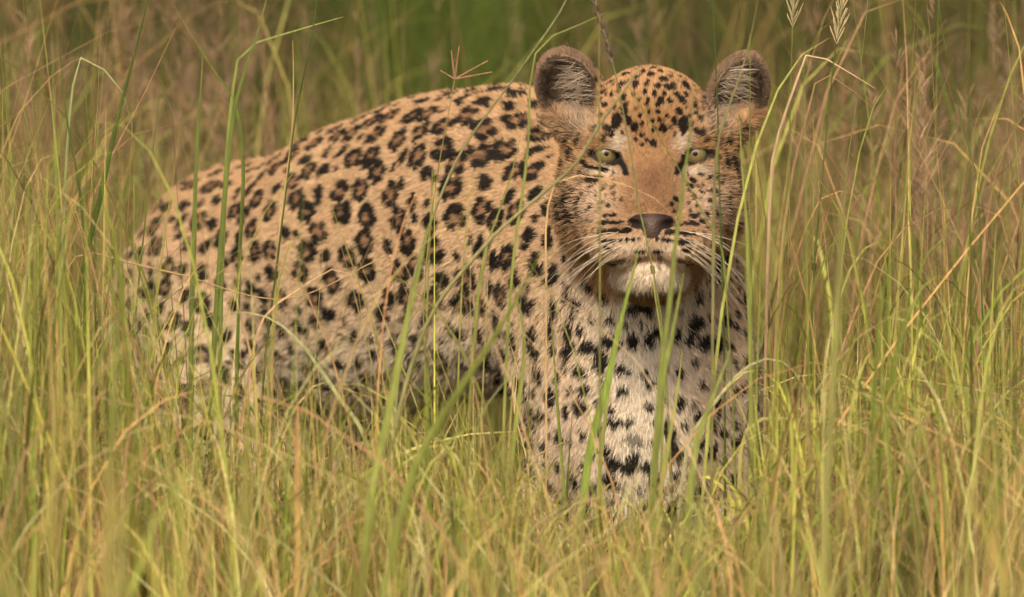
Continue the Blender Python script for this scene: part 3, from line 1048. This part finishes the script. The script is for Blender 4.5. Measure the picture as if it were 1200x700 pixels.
# in front of the animal: how high the tips may reach along the picture's width
top_mid = profile([-260, 0, 120, 200, 330, 430, 520, 590, 640, 760, 860, 900, 960, 1100, 1460],
                  [60, 100, 230, 360, 390, 410, 430, 480, 540, 580, 540, 430, 350, 310, 280],
                  [170, 170, 150, 110, 110, 110, 100, 100, 80, 70, 80, 110, 150, 170, 170])
top_near = profile([-260, 0, 150, 330, 460, 560, 640, 760, 880, 960, 1100, 1460],
                   [340, 380, 450, 490, 490, 510, 560, 600, 580, 510, 470, 430], 75)
top_low = profile([-260, 0, 150, 500, 640, 760, 870, 950, 1460], [440, 460, 520, 530, 585, 605, 585, 500, 440], 75)
top_dry = profile([-260, 0, 150, 500, 640, 760, 870, 950, 1460], [430, 450, 480, 500, 580, 600, 580, 470, 420], 95)

near_g = Mass()
field(200, -2.8, -1.1, top_near, .004, .0075, .18, .25, [(5, GREEN), (4, BRIGHT), (2, STRAW), (2, TAN)], [(3, BRIGHT), (2, PALE), (2, STRAW)], near_g, check=False)
field(300, -2.8, -.9, profile([-260, 1460], [585, 585], 60), .0025, .006, .3, .4, [(4, BRIGHT), (3, GREEN), (3, STRAW), (2, PALE)], [(3, BRIGHT), (2, PALE), (2, STRAW)], near_g, check=False)
near_g.build("foreground_grass", M_GRASS, "soft yellow green grass tips rising along the front of the meadow")

mid_g = Mass()
field(1400, -.7, .12, top_mid, .0028, .0075, .16, .25, [(6, GREEN), (4, BRIGHT), (1, OLIVE), (1.2, STRAW)], [(3, BRIGHT), (1, PALE), (1, STRAW)], mid_g, S=8)
field(1500, -.7, .15, top_mid, .0014, .003, .28, .35, [(4, GREEN), (4, BRIGHT), (2, PALE)], [(3, BRIGHT), (2, PALE), (1, STRAW)], mid_g, S=8)
field(3000, -.7, .25, top_low, .002, .0055, .5, .6, [(4, GREEN), (5, BRIGHT), (2, PALE), (1, OLIVE)], [(3, BRIGHT), (2, PALE), (1, STRAW)], mid_g, S=7)
def flank_px(n): return rng.uniform(120, 640, n)
def left_px(n): return rng.uniform(-150, 230, n) - 90 * (rng.random(n) < .5)
def right_px(n): return rng.uniform(880, 1350, n)


field(330, -.35, .1, profile([-260, 0, 150, 500, 640, 760, 870, 950, 1460], [380, 400, 430, 450, 550, 590, 550, 430, 380], 60), .0035, .0085, .45, .5, [(3, BRIGHT), (3, GREEN), (2, PALE)], [(2, PALE), (2, BRIGHT)], mid_g, S=9)
field(85, -.7, -.02, lambda px, n: rng.uniform(170, 380, n) + (px > 560) * 60, .0016, .0048, .3, .2, [(4, GREEN), (3, BRIGHT), (1, OLIVE)], [(2, BRIGHT), (1, PALE)], mid_g, S=9, pxs=flank_px)
field(90, -.6, .5, lambda px, n: rng.uniform(-80, 220, n) + np.clip(px - 120, 0, 200) * .6, .003, .0065, .14, .1, [(4, GREEN), (2, BRIGHT), (3, OLIVE)], [(2, GREEN), (1, BRIGHT)], mid_g, S=9, pxs=left_px)
field(110, -.6, .6, lambda px, n: rng.uniform(-40, 320, n), .0025, .006, .2, .2, [(4, GREEN), (3, BRIGHT), (2, OLIVE)], [(2, GREEN), (1, BRIGHT)], mid_g, S=9, pxs=right_px)
mid_g.build("meadow_grass", M_GRASS, "green grass standing thick around the leopard's legs and chest")
mid_d = Mass()
field(1500, -.9, .25, top_dry, .0014, .0034, .7, .65, [(4, STRAW), (2, RUST), (2, PALE)], [(1, STRAW), (1, RUST)], mid_d, S=7, jit=.002)
field(420, -.8, .2, top_mid, .0012, .003, .45, .4, [(4, STRAW), (2, RUST), (2, PALE)], [(1, STRAW), (1, RUST)], mid_d, S=8, jit=.002)
field(60, -.6, -.02, lambda px, n: rng.uniform(200, 400, n) + (px > 560) * 60, .0012, .003, .5, .3, [(4, STRAW), (2, RUST), (2, PALE)], [(1, STRAW), (1, PALE)], mid_d, S=9, jit=.003, pxs=flank_px)
field(80, -.4, .8, lambda px, n: rng.uniform(-60, 260, n) + np.clip(px - 120, 0, 200) * .6, .0015, .004, .25, .2, [(4, STRAW), (4, RUST)], [(1, STRAW), (1, RUST)], mid_d, S=9, jit=.003, pxs=left_px)
field(90, -.4, .8, lambda px, n: rng.uniform(-20, 320, n), .0015, .004, .35, .3, [(4, STRAW), (4, RUST)], [(1, STRAW), (1, RUST)], mid_d, S=9, jit=.003, pxs=right_px)
mid_d.build("dry_meadow_grass", M_DRY, "dry straw blades tangled low among the green grass before the leopard")

# beside and just behind the animal
back_g = Mass()


def sides(n):
    q = rng.random(n)
    return np.where(q < .45, rng.uniform(-300, 420, n), rng.uniform(860, 1500, n))


def all_px(n): return rng.uniform(-400, 1600, n)


def tall(mean, sd): return lambda px, n: rng.normal(mean, sd, n)


field(2600, .3, 2.2, tall(340, 130), .002, .0055, .22, .35, [(6, GREEN * .8), (1.5, BRIGHT), (6, OLIVE), (1, TAN)], [(2, BRIGHT), (2, TAN), (1, STRAW)], back_g, pxs=sides)
field(3200, 1.1, 3.2, tall(230, 120), .0025, .006, .25, .35, [(4, GREEN), (1, BRIGHT), (6, OLIVE), (1, TAN)], [(2, BRIGHT), (2, TAN), (1, STRAW)], back_g, pxs=all_px)
back_g.build("tall_green_grass", M_GRASS, "tall green grass growing beside and just behind the leopard")
back_d = Mass()
field(850, .3, 2.8, tall(280, 150), .0015, .0042, .45, .5, [(5, RUST * .8), (2, STRAW * .8), (2, TAN)], [(1, STRAW), (2, RUST)], back_d, pxs=sides, jit=.003)
field(500, 1.2, 3.4, tall(190, 120), .0015, .004, .4, .45, [(5, RUST * .7), (1, STRAW * .7), (2, TAN * .7)], [(1, STRAW * .8), (2, RUST)], back_d, pxs=all_px, jit=.003)
back_d.build("tall_dry_grass", M_DRY, "dry reddish brown grass leaning beside and just behind the leopard")

far_g = Mass()


def far_colours(p0):
    """patches of meadow: leafy green behind the back, browner to both sides"""
    px, _ = px_of(p0)
    g = np.exp(-((px - 520) / 170) ** 2) + .35 * snoise(p0 * np.array([1, .5, 0]), 2.2, 77)
    return g


def far_field(n, ylo, yhi, hlo, hhi, wlo, whi, S, lean):
    y = ylo + (yhi - ylo) * rng.random(n) ** .8
    sc = (y + DIST) / DIST
    x = rng.uniform(-1.25, 1.25, n) * sc
    z0 = ground_z(x, y) - .01
    H = rng.uniform(hlo, hhi, n)
    a = rng.uniform(0, 6.283, n); l = np.abs(rng.normal(0, lean, n)) * H
    p0 = np.stack([x, y, z0], -1)
    p2 = p0 + np.stack([np.cos(a) * l, np.sin(a) * l, H], -1)
    p1 = p0 + np.stack([np.cos(a) * l * .2, np.sin(a) * l * .2, H * rng.uniform(.5, .95, n)], -1)
    g = far_colours(p0)[:, None]
    k = smooth((g + rng.normal(0, .3, (n, 1)) - .25) / .5)
    cg = np.array([.085, .125, .012]); cb, _ = mixcol(n, [(5, OLIVE * .8), (1.6, RUST * .5), (.8, TAN * .7), (.3, STRAW), (3, GREEN * .45)])
    c = (cg * k + cb * (1 - k)) * rng.uniform(.7, 1.25, (n, 1))
    far_g.add(blade_strips(p0, p1, p2, rng.uniform(wlo, whi, n), rng.uniform(.1, .5, n), c * .75, c * .95, S))


far_field(5000, 3.0, 7.0, .45, .95, .004, .009, 5, .25)
far_field(6000, 6.5, 14.0, .5, 1.1, .006, .013, 4, .25)
far_field(6000, 13.5, 34.0, .6, 1.2, .011, .024, 4, .25)
far_g.build("background_grass", M_GRASS, "blurred green and brown grassland stretching away behind the leopard")

# feathery seed heads
fluff = Mass()


def panicles(n, ylo, yhi, pxs, tip_fn, col, size):
    y = rng.uniform(ylo, yhi, n); px = pxs(n); tip = tip_fn(px, n)
    for i in range(n):
        top = W(px[i], tip[i], y[i])
        gz = float(ground_z(top[0], y[i]))
        H = top[2] - gz
        if H < .2: continue
        ln = rng.normal(0, .12)
        root = np.array([top[0] - ln * H, y[i] + rng.normal(0, .05), gz - .01])
        ctl = root * .5 + top * .5; ctl[0] -= ln * H * .15
        tpts = np.linspace(0, 1, 9)[:, None]
        st_pts = (1 - tpts) ** 2 * root + 2 * tpts * (1 - tpts) * ctl + tpts ** 2 * top
        if not clear_of_leopard(st_pts[None])[0]: continue
        c = col * rng.uniform(.7, 1.25)
        A = np.array([root]); fluff.add(blade_strips(A, np.array([ctl]), np.array([top]), np.array([.0018]), np.array([.5]), np.array([c]), np.array([c]), 8, taper=6))
        m_ = 34
        tt = rng.uniform(1 - size / H, 1, m_)[:, None]
        b0 = (1 - tt) ** 2 * root + 2 * tt * (1 - tt) * ctl + tt ** 2 * top
        ang = rng.uniform(0, 6.283, m_)
        le = rng.uniform(.02, .06, m_) * (1.25 - (tt[:, 0] - (1 - size / H)) / (size / H) * .8)
        dirv = np.stack([np.cos(ang) * .6, np.sin(ang) * .6, rng.uniform(.5, 1.1, m_)], -1)
        b2 = b0 + dirv * le[:, None]; b1 = b0 + dirv * le[:, None] * .5 + np.array([0, 0, .006])
        cc_ = np.tile(c, (m_, 1)) * rng.uniform(.8, 1.3, (m_, 1))
        fluff.add(blade_strips(b0, b1, b2, np.full(m_, .0016), np.full(m_, .4), cc_, cc_ * 1.15, 2, taper=3))


panicles(70, .5, 2.6, lambda n: rng.uniform(930, 1320, n), lambda p_, n: rng.normal(110, 80, n), np.array([.27, .17, .10]), .22)
panicles(75, .8, 3.0, lambda n: rng.normal(130, 150, n), lambda p_, n: rng.normal(30, 80, n), np.array([.25, .16, .095]), .25)
panicles(30, 1.5, 3.5, lambda n: rng.uniform(-120, 1320, n), lambda p_, n: rng.normal(10, 60, n), np.array([.25, .165, .10]), .25)
panicles(35, .25, 1.5, lambda n: rng.uniform(1010, 1300, n), lambda p_, n: rng.normal(120, 70, n), np.array([.30, .195, .115]), .2)
fluff.build("seeding_grass", M_DRY, "feathery pinkish tan seed heads of grass swaying behind the leopard")
print("grass", time.time() - T0)

# ------------------------------------------------------------------ single blades and stalks one can pick out
def smooth_line(pts, n):
    pts = np.asarray(pts, float)
    d = np.concatenate([[0], np.cumsum(np.linalg.norm(np.diff(pts, axis=0), axis=1))])
    P4 = np.vstack([2 * pts[0] - pts[1], pts, 2 * pts[-1] - pts[-2]])
    out = []
    for s_ in np.linspace(0, d[-1] * .99999, n):
        i = int(np.searchsorted(d, s_, 'right') - 1)
        t = (s_ - d[i]) / (d[i + 1] - d[i])
        a, b_, c_, e_ = P4[i:i + 4]
        out.append(.5 * (2 * b_ + (c_ - a) * t + (2 * a - 5 * b_ + 4 * c_ - e_) * t * t + (3 * b_ - a - 3 * c_ + e_) * t ** 3))
    return np.array(out)


def path_of(px, y, root=True):
    """px: points from tip to foot as the photograph shows them; y depth(s)"""
    yy = np.broadcast_to(np.asarray(y, float), (len(px),)) if np.ndim(y) == 0 else np.interp(np.linspace(0, 1, len(px)), np.linspace(0, 1, len(y)), y)
    pts = [W(a, b_, c_) for (a, b_), c_ in zip(px, yy)]
    if root:
        for _ in range(3):
            d = pts[-1] - pts[-2]; d /= np.linalg.norm(d)
            d = d * .5 + np.array([0, 0, -1]) * .6; d /= np.linalg.norm(d)
            g = float(ground_z(pts[-1][0], pts[-1][1])) - .012
            if pts[-1][2] < g + .02: break
            st = min(.14, (pts[-1][2] - g) / max(.25, -d[2]))
            pts.append(pts[-1] + d * st)
        g = float(ground_z(pts[-1][0], pts[-1][1])) - .012
        if pts[-1][2] > g + .01:
            pts.append(np.array([pts[-1][0], pts[-1][1], g]))
    return np.array(pts)


def make_blade(name, px, y, w, col, label, tipcol=None, parent=None, root=True, group="single grass blades standing out from the meadow", cat="grass blade", fold=.35):
    pts = path_of(px, y, root)[::-1]
    n = 26
    L_ = smooth_line(pts, n)
    tg = np.gradient(L_, axis=0); tg /= np.linalg.norm(tg, axis=1, keepdims=True)
    t = np.linspace(0, 1, n)
    side = np.cross(tg, np.array([0, 1.0, 0])); side /= np.linalg.norm(side, axis=1, keepdims=True) + 1e-9
    a = rng.uniform(-.5, .5) + rng.normal(0, .35) * t
    nn = np.cross(side, tg)
    side = side * np.cos(a)[:, None] + nn * np.sin(a)[:, None]; nn = np.cross(side, tg)
    hw = (w * .0005 * np.minimum(1, .6 + 1.5 * t) * np.minimum(1, (1.02 - t) * 3.2) ** .8)[:, None]
    edge = 1 + .06 * np.sin(t * 37 + rng.uniform(0, 6))[:, None]
    Vv = np.stack([L_ - side * hw * edge, L_ - nn * hw * fold, L_ + side * hw], 1).reshape(-1, 3)
    b_ = np.arange(n - 1) * 3
    Ff = np.concatenate([np.stack([b_, b_ + 1, b_ + 4, b_ + 3], -1), np.stack([b_ + 1, b_ + 2, b_ + 5, b_ + 4], -1)])
    col = np.asarray(col, float); tc_ = col if tipcol is None else np.asarray(tipcol, float)
    cl = col + (tc_ - col) * t[:, None] ** 2
    Cc = np.repeat(cl[:, None], 3, 1); Cc[:, 1] *= 1.18
    Cc = Cc * (1 + .1 * np.sin(t * 23 + rng.uniform(0, 6)))[:, None, None]
    dry = col[0] > col[1] * 1.12
    o = mesh_from(name, Vv, Ff, M_DRY if dry else M_GRASS, parent, color=Cc.reshape(-1, 3))
    if parent is None: tag(o, label, cat, group, "thing")
    return o


def tube(name, L_, r, col, parent, mat, sides=6, tip=.35):
    n = len(L_)
    tg = np.gradient(L_, axis=0); tg /= np.linalg.norm(tg, axis=1, keepdims=True)
    u = np.cross(tg, np.array([0, 1.0, .05])); u /= np.linalg.norm(u, axis=1, keepdims=True) + 1e-9
    v = np.cross(tg, u)
    t = np.linspace(0, 1, n)
    rr = np.broadcast_to(r, (n,)) * (1 - (1 - tip) * t)
    k = np.arange(sides) * 2 * math.pi / sides
    Vv = (L_[:, None] + rr[:, None, None] * (u[:, None] * np.cos(k)[None, :, None] + v[:, None] * np.sin(k)[None, :, None])).reshape(-1, 3)
    i, j = np.meshgrid(np.arange(n - 1), np.arange(sides), indexing='ij')
    j2 = (j + 1) % sides
    Ff = np.stack([i * sides + j, i * sides + j2, (i + 1) * sides + j2, (i + 1) * sides + j], -1).reshape(-1, 4)
    cl = np.tile(col, (len(Vv), 1)) * (1 + .12 * np.sin(np.repeat(t, sides) * 19 + 1))[:, None]
    return mesh_from(name, Vv, Ff, mat, parent, color=cl)


def make_stalk(px, y, w, col, label, nodes=2, leaf=None, seed=None, group="single grass stalks standing out from the meadow"):
    """seed: (kind, length m, colour)"""
    pts = path_of(px, y)[::-1]
    L_ = smooth_line(pts, 34)
    name = "seed_stalk" if seed else "grass_stalk"
    e_ = bpy.data.objects.new(name, None); C.objects.link(e_)
    e_.location = L_[0]
    tag(e_, label, "seed stalk" if seed else "grass stalk", group)
    o0 = L_[0].copy()
    L_ = L_ - o0
    dry = col[0] > col[1] * 1.12
    mat = M_DRY if dry else M_GRASS
    tube("stem", L_, w * .0005, np.asarray(col), e_, mat)
    for q in range(nodes):
        i = int((.3 + .3 * q) * 33)
        tube("node", L_[i:i + 2] + (L_[i + 1] - L_[i]) * np.array([[0.2], [-.45]]), w * .00068, np.asarray(col) * np.array([.75, .6, .6]), e_, mat, tip=1.0)
    if seed:
        kind, ln, sc = seed
        top = L_[-1]; d = L_[-1] - L_[-4]; d /= np.linalg.norm(d)
        cum = np.linalg.norm(np.diff(L_, axis=0), axis=1)[::-1].cumsum()
        cum0 = np.concatenate([[0], cum])

        def along_top(q_):
            return np.array([np.interp(q_, cum0, L_[::-1, a_]) for a_ in range(3)])
        if kind == "spike":                       # dark spikelets pressed along the top of the stem
            m_ = 26
            for q in range(m_):
                s_ = ln * q / m_
                p_ = along_top(s_)
                a = q * 2.4
                dv = d * .9 + np.array([math.cos(a), math.sin(a), 0]) * .34
                l_ = rng.uniform(.009, .015)
                pp = np.array([p_, p_ + dv * l_ * .5 + np.array([math.cos(a), math.sin(a), 0]) * .001, p_ + dv * l_])
                tube("spikelet", pp, np.array([.0007, .0018, .0004]), np.asarray(sc) * rng.uniform(.7, 1.3), e_, M_DRY, 5, 1)
        elif kind == "plume":                     # slim open panicle
            m_ = 40
            for q in range(m_):
                s_ = ln * q / m_
                p_ = along_top(s_)
                a = q * 2.4
                dv = d + np.array([math.cos(a), math.sin(a) * .7, 0]) * (.22 + .25 * q / m_); dv /= np.linalg.norm(dv)
                l_ = rng.uniform(.014, .034)
                pp = np.array([p_, p_ + dv * l_ * .4, p_ + dv * l_ * .75 + np.array([0, 0, -.001]), p_ + dv * l_])
                tube("spikelet", pp, np.array([.0004, .0007, .0009, .0004]), np.asarray(sc) * rng.uniform(.8, 1.25), e_, M_DRY, 5, 1)
        elif kind == "fingers":                   # a few bare fingers from one point
            for fx, fz in ln:
                pp = np.array([top, top + np.array([fx * .5, .002, fz * .5]), top + np.array([fx, .004, fz])])
                tube("seed_finger", pp, np.array([.0012, .0013, .0011]), np.asarray(sc), e_, M_DRY, 5, .8)
    return e_


G1, G2, G3 = np.array([.14, .175, .035]), np.array([.23, .26, .06]), np.array([.095, .135, .025])
YG, ST, RU, PL = np.array([.34, .33, .09]), np.array([.46, .31, .15]), np.array([.30, .17, .10]), np.array([.50, .46, .27])
B = make_blade
# across the face
make_stalk([(748, 82), (700, 150), (672, 195), (600, 257), (560, 297), (500, 380)], -.42, 7.5, np.array([.33, .31, .14]), "thick pale green stalk slanting past the leopard's right eye and ear", 1)
make_stalk([(694, -30), (700, 15), (709, 40), (717, 70), (728, 118), (739, 179), (749, 243), (760, 291), (771, 350), (776, 385)], -.25, 3.6, np.array([.26, .27, .09]), "thin stalk with dark purplish seed spike crossing the leopard's nose", 2, seed=("spike", .11, (.13, .085, .075)))
make_stalk([(735, 100), (749, 121), (775, 165), (805, 214), (821, 246), (844, 286), (850, 330)], -.3, 3.2, G2, "thin green stalk running down from the leopard's forehead beneath its left eye", 1)
B("blade_of_grass", [(813, 100), (809, 150), (803, 200), (792, 283), (784, 360), (775, 430)], -.6, 6, G2 * .8, "soft green blade hanging over the inner corner of the leopard's left eye")
make_stalk([(835, -10), (838, 60), (841, 130), (843, 220), (848, 376), (849, 450)], -.2, 3.4, G3, "upright dark green stalk just outside the leopard's left eye", 2)
B("blade_of_grass", [(888, 0), (876, 60), (858, 115), (845, 150), (838, 200), (836, 300)], -.3, 3.6, np.array([.20, .18, .07]), "tan blade crossing the leopard's left ear")
make_stalk([(879, 40), (879, 120), (878, 214), (880, 300), (884, 400)], -.18, 2.6, G2, "fine green stalk in front of the leopard's left ear", 1)
B("blade_of_grass", [(866, 130), (870, 200), (875, 265), (877, 320), (879, 400)], -.22, 5, G2, "bright green blade beside the leopard's left cheek")
make_stalk([(703, 20), (702, 100), (703, 240), (703, 376)], -.5, 3.5, YG * .8, "yellowish upright stalk passing the outer corner of the leopard's right eye", 1)
B("blade_of_grass", [(748, 292), (742, 320), (728, 374), (709, 460), (691, 529)], -.4, 9, np.array([.22, .30, .05]), "broad bright green blade rising from the chest to the leopard's chin")
B("blade_of_grass", [(788, 252), (776, 240), (760, 228), (730, 216), (700, 208), (668, 206), (650, 215), (640, 260), (640, 340)], -.24, 2.2, ST, "thin straw blade arching over the leopard's muzzle")
B("blade_of_grass", [(764, 305), (768, 350), (773, 380), (778, 430), (776, 500)], -.3, 4, G2, "slim green blade below the leopard's lips", YG)
B("blade_of_grass", [(801, 320), (794, 360), (786, 400), (775, 460)], -.5, 8, G2, "blurred green blade beside the leopard's chin")
# beside the head and over the back
make_stalk([(533, 93), (527, 125), (515, 190), (506, 250), (498, 330), (497, 400), (505, 470)], -.12, 3.0, YG * .85, "thin yellow green stalk with bare forked seed fingers above the leopard's back", 1, seed=("fingers", [(-.017, .010), (.005, .038), (-.004, .033), (.038, .021), (.043, .008)], (.30, .17, .09)))
make_stalk([(668, -8), (650, 25), (631, 51), (600, 95), (567, 139), (537, 184), (505, 260), (480, 350)], -.3, 5, np.array([.30, .29, .13]), "long pale stalk leaning over the leopard's shoulder beside its right ear", 1)
B("blade_of_grass", [(712, 14), (690, 24), (660, 38), (634, 50), (622, 90), (618, 180), (600, 320)], -.28, 3.6, G2, "green leaf blade bending out above the leopard's right ear")
B("blade_of_grass", [(612, 150), (602, 195), (588, 240), (570, 290), (560, 350)], -.25, 4, G2, "short green blade against the leopard's shoulder")
B("blade_of_grass", [(1026, 104), (1000, 88), (975, 74), (952, 57), (944, 66), (930, 105), (918, 140), (905, 190), (900, 300)], .05, 3.8, np.array([.22, .14, .07]), "dry pale blade kinked sharply at the top, behind the leopard's left ear", np.array([.60, .44, .28]), fold=.5)
B("blade_of_grass", [(1024, 128), (995, 103), (963, 84), (956, 95), (945, 140), (932, 187), (920, 260), (912, 350)], .12, 4.6, np.array([.42, .27, .13]), "brown dry blade folded over below the pale kinked one", fold=.5)
make_stalk([(987, -20), (984, 20), (977, 73), (971, 130), (964, 201), (955, 300), (950, 420)], .02, 3.6, G3 * 1.2, "green stalk carrying an open pale plume beside the leopard's left ear", 2, seed=("plume", .075, (.46, .38, .21)))
make_stalk([(932, -25), (929, 20), (928, 60), (926, 120), (925, 240), (922, 380)], .1, 3.2, G2, "slim upright stalk with a narrow plume close to the leopard's left ear", 2, seed=("plume", .06, (.40, .33, .18)))
make_stalk([(1018, -10), (1012, 50), (1004, 118), (998, 160), (992, 205), (985, 320)], .0, 3.0, np.array([.25, .24, .09]), "thin stalk with one dark knot standing behind the kinked dry blade", 1)
make_stalk([(1098, -10), (1105, 40), (1118, 100), (1131, 160), (1145, 215), (1150, 330)], -.05, 3.0, G3 * 1.3, "single bowed green stalk among the feathery tan seed heads", 1)
B("blade_of_grass", [(1204, 130), (1190, 150), (1172, 190), (1160, 240), (1150, 330)], .1, 5.0, np.array([.30, .18, .09]), "brown blade rising beside the bowed green stalk")
# over the hindquarters
B("blade_of_grass", [(178, -20), (160, 55), (140, 130), (117, 233), (95, 330), (85, 430)], -.12, 6.5, G3, "long dark green blade leaning clear of the leopard's rump")
B("blade_of_grass", [(158, 178), (153, 140), (146, 112), (132, 92), (115, 76), (96, 66), (84, 110), (76, 220), (72, 350)], -.1, 4.2, np.array([.30, .33, .14]), "pale green blade curling over beside the long dark blade")
B("blade_of_grass", [(66, 20), (72, 80), (80, 150), (95, 233), (100, 330), (98, 430)], -.2, 5, G3, "upright green blade crossing the foot of the long dark blade")
B("blade_of_grass", [(203, 5), (225, 42), (252, 85), (277, 123), (285, 200), (280, 320)], -.05, 5, G1, "green blade slanting up over the leopard's hips")
B("blade_of_grass", [(316, -15), (300, 45), (277, 117), (266, 200), (258, 300), (250, 420)], -.15, 6, G1, "tall green blade forking from a stem above the leopard's hips")
B("blade_of_grass", [(402, 20), (370, 29), (330, 41), (296, 52), (280, 66), (270, 130), (262, 260)], -.05, 5.2, G1, "flat green leaf held out sideways above the leopard's back", G2)
make_stalk([(374, -15), (364, 50), (347, 133), (335, 225), (322, 330), (310, 430)], -.12, 4, G3, "long straight green stalk before the leopard's loin", 2)
B("blade_of_grass", [(343, 48), (344, 100), (342, 160), (333, 230), (325, 300)], -.1, 3.6, TAN, "straw coloured blade standing before the leopard's hips", ST)
B("blade_of_grass", [(238, 55), (235, 110), (230, 180), (228, 260), (225, 360)], -.2, 6, G1, "broad upright green blade with a blunt tip before the leopard's rump")
make_stalk([(452, 300), (334, 351), (212, 322), (150, 308), (100, 297), (70, 330)], -.16, 3.4, ST, "long dry stem lying nearly flat across the leopard's hindquarters", 1)
B("blade_of_grass", [(424, 370), (418, 335), (406, 317), (388, 316), (368, 327), (340, 346), (311, 369), (295, 420)], -.2, 3.4, np.array([.45, .28, .15]), "dry brown blade arched like a hoop before the leopard's flank")
B("blade_of_grass", [(271, 320), (276, 345), (284, 380), (293, 412), (300, 470)], -.25, 5, ST, "short broken straw in front of the leopard's thigh")
make_stalk([(507, 200), (505, 250), (501, 350), (498, 452), (504, 520), (510, 570)], -.4, 3.8, YG, "yellow green stalk standing straight before the leopard's belly", 3)
B("blade_of_grass", [(503, 262), (490, 320), (472, 400), (452, 500), (435, 580)], -.75, 10, G2 * 1.1, "wide blurred green blade in front of the leopard's flank")
B("blade_of_grass", [(634, 295), (600, 360), (560, 425), (527, 475), (482, 560)], -.9, 10, G2 * 1.1, "wide blurred green blade leaning toward the leopard's chest")
B("blade_of_grass", [(600, 330), (612, 375), (614, 420), (608, 470), (600, 540)], -.3, 6, G2, "green blade at the fold between the leopard's chest and belly")
B("blade_of_grass", [(373, 430), (350, 400), (325, 378), (300, 368), (270, 366)][::-1] + [(400, 470), (430, 520)], -.3, 4.5, np.array([.40, .42, .20]), "pale blade drooping low before the leopard's thigh")
# low front
B("blade_of_grass", [(942, 455), (928, 432), (912, 422), (895, 421), (873, 432), (854, 451), (830, 482), (811, 510), (800, 560)], -.3, 4.2, np.array([.46, .44, .24]), "pale green blade arching beside the leopard's left shoulder")
B("blade_of_grass", [(856, 410), (845, 440), (830, 480), (816, 522), (808, 590)], -.55, 8, G2, "soft green blade over the leopard's left foreleg")
B("blade_of_grass", [(1200, 474), (1160, 470), (1110, 468), (1083, 476), (1068, 490), (1060, 520), (1058, 580)], -.2, 4, ST, "dry straw bent over level in the grass away from the leopard")
B("blade_of_grass", [(1145, 562), (1105, 540), (1060, 515), (1000, 500), (950, 494), (890, 492), (870, 520), (866, 580)], -.22, 4.5, np.array([.44, .40, .14]), "yellowing blade lying level beside the leopard's left foreleg")
B("blade_of_grass", [(750, 596), (757, 612), (765, 645), (772, 690), (776, 730)], -.6, 7, ST, "dry curled blade below the leopard's chest")
B("blade_of_grass", [(672, 470), (668, 520), (664, 580), (662, 640)], -.3, 5, G1, "dark green blade over the leopard's right foreleg")
B("blade_of_grass", [(722, 380), (716, 440), (708, 500), (702, 570)], -.25, 4.5, G2, "slender green blade before the leopard's breast", YG)
B("blade_of_grass", [(800, 410), (792, 470), (780, 540), (772, 600)], -.35, 5.5, YG, "yellow green blade before the pale middle of the leopard's chest")
B("blade_of_grass", [(645, 360), (650, 430), (655, 500), (660, 570)], -.2, 4, G2, "fine green blade along the leopard's right shoulder")
B("blade_of_grass", [(185, 470), (165, 505), (150, 545), (140, 600), (135, 660)], -.45, 7, np.array([.42, .42, .22]), "pale bent blade in the low grass below the leopard's tail")
B("blade_of_grass", [(140, 300), (136, 400), (132, 500), (128, 600), (126, 690)], -1.3, 9, G2 * 1.15, "very wide soft green blade rising before the leopard's tail")
B("blade_of_grass", [(990, 190), (985, 300), (978, 420), (970, 560), (965, 660)], -1.2, 8, np.array([.30, .29, .09]), "very wide soft yellow green blade away from the leopard's left shoulder")
print("done", time.time() - T0)
